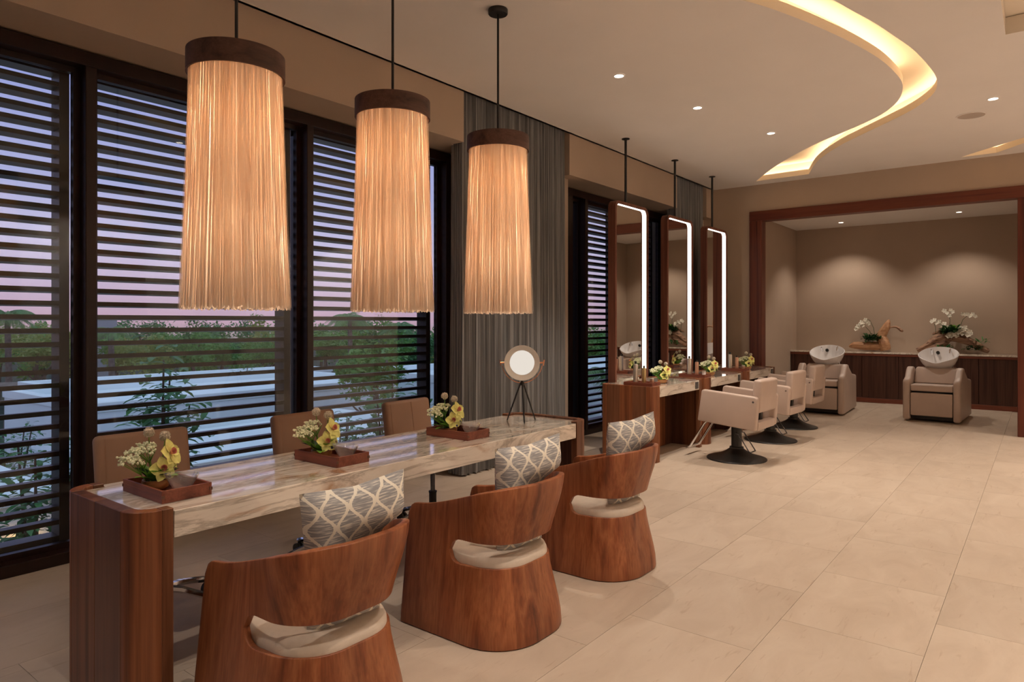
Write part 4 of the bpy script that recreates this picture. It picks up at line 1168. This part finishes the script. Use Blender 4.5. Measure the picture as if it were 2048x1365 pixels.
building('second white roof stepping up behind the broad flat roof', 6.2, 15.5, 17.0, 22.5, -.62, .20)
building('white garden building glimpsed under the trees behind the largest pendant', 8.0, 19.0, 25.0, 27.5, -.75, .15)
building('white flat roof seen behind the middle pendant', 16.0, 24.0, 15.0, 20.0, -.55, .25)
building('long white roof far right beyond the long curtain', 24.5, 36.0, 14.5, 20.0, -.9, .30)
building('grey-green block rising above the far tree line', 19.4, 21.0, 52.0, 54.0, 1.6, .3, 'grey_render', 1)
# timber pergola roof below the windows
def pergola(label, px, d, z, w, n, rot):
    x, y = clear(px, d, w * .8 + 1.25); t = thing('timber_pergola', label, 'pergola', (x, y, GZ), radians(rot), 'weathered timber pergolas outside')
    h = z - GZ
    for sx in (-1, 1):
        for sy in (-1, 1):
            b = nb(); box(b, sx * w - .07, sx * w + .07, sy * 1.2 - .07, sy * 1.2 + .07, 0, h - .1); obj('post', b, 'thatch', t)
    for sy in (-1, 1):
        b = nb(); box(b, -w - .3, w + .3, sy * 1.2 - .06, sy * 1.2 + .06, h - .12, h); obj('beam', b, 'thatch', t)
    for k in range(n):
        q = -w - .25 + (2 * w + .5) * k / (n - 1); b = nb(); box(b, q - .035, q + .035, -1.6, 1.6, h, h + .09); obj('rafter', b, 'thatch', t)
pergola('weathered timber pergola behind the gap between two swivel chairs', 722, 10.6, -.95, 1.2, 16, 40)
pergola('weathered timber pergola low behind the left panel of louvres', 25, 9.2, -1.0, 1.2, 16, 60)
pergola('weathered timber pergola outside left of the nearest vanity', 1195, 13.5, -.9, 1.6, 22, 25)
def crown(b, c, R, n, size, rnd, flat=.75):
    cl = [(Vector((rnd.gauss(0, .45) * R, rnd.gauss(0, .45) * R, rnd.gauss(0, .38) * R * flat)), R * rnd.uniform(.28, .5)) for _ in range(14)]
    for i in range(n):
        q, r = cl[i % 14]
        d = Vector((rnd.gauss(0, 1), rnd.gauss(0, 1), rnd.gauss(0, 1))).normalized()
        p = Vector(c) + q + d * r * rnd.uniform(.55, 1.0)
        u = Vector((rnd.gauss(0, 1), rnd.gauss(0, 1), rnd.gauss(0, .6))).normalized(); w = d.cross(u)
        if w.length < .1: continue
        w.normalize(); s = size * rnd.uniform(.6, 1.2)
        b.faces.new([b.verts.new(p - u * s), b.verts.new(p + w * s * .42), b.verts.new(p + u * s), b.verts.new(p - w * s * .42)])
def tree(name, label, x, y, ztop, R, seed, mat='leaf_tree', n=900, size=.16, group='trees beyond the white roofs'):
    rnd = random.Random(seed)
    t = thing(name, label, 'tree', (x, y, GZ), group=group)
    cz = ztop - GZ - R * .85
    b = nb(); tube(b, [(0, 0, 0), (rnd.uniform(-.2, .2), rnd.uniform(-.2, .2), cz * .5), (rnd.uniform(-.3, .3), 0, cz)], [.16, .12, .06], 8); k0 = Vector((0, 0, cz * .6))
    for k in range(5):
        a = rnd.uniform(0, 6.28); tube(b, [k0, k0 + Vector((cos(a) * R * .5, sin(a) * R * .5, R * .5))], [.06, .02], 6)
    obj('trunk', b, 'trunk', t, True)
    b = nb(); crown(b, (0, 0, cz), R, n, size, rnd); f = obj('foliage', b, mat, t); f['kind'] = 'stuff'
    return t
def palm(label, px, d, zt, fl, seed, n=18):
    rnd = random.Random(seed); x, y = clear(px, d, fl * .95)
    t = thing('palm_tree', label, 'palm', (x, y, GZ), group='palms outside the windows'); h = zt - GZ
    b = nb(); tube(b, [(0, 0, 0), (.05, 0, h * .5), (0, .04, h - .1)], [.16, .13, .10], 10); obj('trunk', b, 'palm_trunk', t, True)
    for k in range(n):
        a = 2 * pi * k / n + rnd.uniform(-.2, .2); e = rnd.uniform(-.1, 1.15); L_ = fl * rnd.uniform(.8, 1.1)
        d0 = Vector((cos(a), sin(a), 0)); pts = []
        for j in range(9):
            q = j / 8; pts.append(Vector((0, .04, h - .1)) + d0 * L_ * q * (.9 - .1 * e * (1 - q)) + Vector((0, 0, 1)) * L_ * (e * .7 * q - (.55 + .4 * e) * q * q))
        b = nb(); tube(b, pts, [.016 - .0015 * j for j in range(9)], 5)
        sd = d0.cross(Vector((0, 0, 1)))
        for j in range(1, 40):
            q = j / 39 * 7.99; i0 = int(q); p = pts[i0].lerp(pts[i0 + 1], q - i0); tg = (pts[i0 + 1] - pts[i0]).normalized()
            ll = fl * .34 * sin(pi * min(1, .12 + j / 39 * .85))
            for s in (-1, 1):
                dd = (sd * s * .75 + tg * .6 - Vector((0, 0, 1)) * rnd.uniform(.25, .6)).normalized()
                wv = tg * ll * .045
                b.faces.new([b.verts.new(p - wv), b.verts.new(p + wv), b.verts.new(p + dd * ll)])
        obj('frond', b, 'leaf_palm', t)
    return t
palm('feathery palm at the left picture edge', 15, 10.0, 1.85, 1.5, 1, 24)
palm('palm with slender trunk right of the first window post', 222, 13.2, 1.2, 1.2, 2)
palm('tall palm rising beside the middle pendant', 700, 17.5, 1.75, 1.5, 3)
palm('palm seen right under the middle pendant near the window jamb', 800, 22, 1.3, 1.5, 4)
palm('low palm outside beside the nearest lit mirror', 1212, 17, .15, 1.4, 5, 14)
def shrub(label, px, d, zt, R, seed, n=150, ll=.16):
    rnd = random.Random(seed); x, y = clear(px, d, R * 1.35)
    t = thing('leafy_shrub', label, 'shrub', (x, y, GZ), group='broad-leaved shrubs below the windows'); h = zt - GZ
    b = nb(); tips = []
    for k in range(7):
        a = rnd.uniform(0, 6.28); r = R * rnd.uniform(.2, .8)
        pt = Vector((cos(a) * r, sin(a) * r, h * rnd.uniform(.72, .98))); tube(b, [(0, 0, 0), pt * .5 + Vector((0, 0, h * .12)), pt], [.035, .025, .01], 6); tips.append(pt)
    obj('stems', b, 'trunk', t, True)
    b = nb()
    for i in range(n):
        tp = tips[i % 7]; q = rnd.uniform(.74, 1.0); p = Vector((tp.x * q, tp.y * q, tp.z * q)) + Vector((rnd.gauss(0, .22), rnd.gauss(0, .22), rnd.gauss(0, .16))) * R * 1.2
        a = rnd.uniform(0, 6.28); leaf(b, p, (cos(a), sin(a), rnd.uniform(-.2, .7)), ll * rnd.uniform(.7, 1.3), ll * .48, bend=.4, seg=3)
    f = obj('leaves', b, 'leaf_shrub', t, True); f['kind'] = 'stuff'
    return t
shrub('tall broad-leaved shrub behind the nearest swivel chair', 318, 8.6, 1.12, .62, 1, 620, .19)
shrub('dark shrub with drooping leaves low behind the left panel of louvres', 78, 7.2, .55, .42, 2, 480, .15)
shrub('flowering shrub low behind the middle pendant', 790, 10.0, .85, .62, 3, 620, .19)
shrub('ivy-like bush between the first two swivel chairs', 470, 8.4, .05, .65, 4, 700, .13)
shrub('low bush filling the gap left of the long table end', 20, 6.6, -.55, .55, 5, 420, .14)
shrub('low bush behind the swivel chair beside the curtain', 675, 8.6, .10, .60, 6, 480, .13)
MT = [(395, 16.4, .55, .72, 'leaf_tree', 'small green tree growing between the two white roofs'), (75, 19.5, 1.25, 1.45, 'leaf_tree_yellow', 'yellow-green tree behind the left panel of louvres'), (262, 29, .95, 1.5, 'leaf_tree_yellow', 'yellowish tree right of the slender palm'),
      (345, 28.5, .80, 1.45, 'leaf_tree', 'round green tree standing behind the largest pendant'), (440, 28.5, .95, 1.5, 'leaf_tree', 'green tree rising behind the second white roof'),
      (530, 25.5, 1.15, 1.5, 'leaf_tree', 'green tree at the post between the first two pendants'), (655, 14.2, 1.05, 1.15, 'leaf_tree', 'broad green tree at the left edge of the panel behind the middle pendant'),
      (745, 13.6, .95, 1.05, 'leaf_tree', 'green tree straight below the middle pendant'), (835, 17.0, 1.0, 1.15, 'leaf_shrub', 'dark green tree beside the right window jamb'), (1195, 30, .9, 1.6, 'leaf_tree', 'green tree outside left of the nearest lit mirror')]
for i, (px, d, zt, R, m, lb) in enumerate(MT):
    x, y = clear(px, d, R * 1.25); tree('garden_tree', lb, x, y, zt, R, 300 + i, m, 3000, .10, 'garden trees outside the windows')
FT = 'leafy green tree of the far tree line outside the windows'
rs = random.Random(99)
k = 0
for d0, p0, R0 in ((33, -70, 1.75), (39, -5, 1.95), (46, -60, 2.2)):
    step = int(2.15 * R0 * 1365 / d0)
    for px in range(p0, 1290, step):
        if 905 < px < 1120: continue
        x, y = clear(px, d0, R0 * 1.3); k += 1
        tree('far_tree', FT, x, y, rs.uniform(.7, 1.8) + (d0 - 33) * .03, R0 * rs.uniform(.9, 1.05), 200 + k, rs.choice(['leaf_tree', 'leaf_tree', 'leaf_tree_yellow', 'leaf_shrub']), 1500, .17, 'trees of the far tree line')
lt = thing('garden_lantern', 'small glowing garden lantern low behind the left louvres', 'lantern', (*pxy(52, 9.2), GZ))
b = nb(); cyl(b, (0, 0, 0), (0, 0, 2.0), .025, n=10); obj('post', b, 'black_metal', lt, True)
b = nb(); lathe(b, [(.03, 2.0), (.05, 2.03), (.055, 2.14), (.03, 2.17)], 14); obj('glass', b, 'lantern_glow', lt, True)
b = nb(); lathe(b, [(.075, 2.165), (.03, 2.22), (0, 2.235)], 14); obj('cap', b, 'black_metal', lt, True)
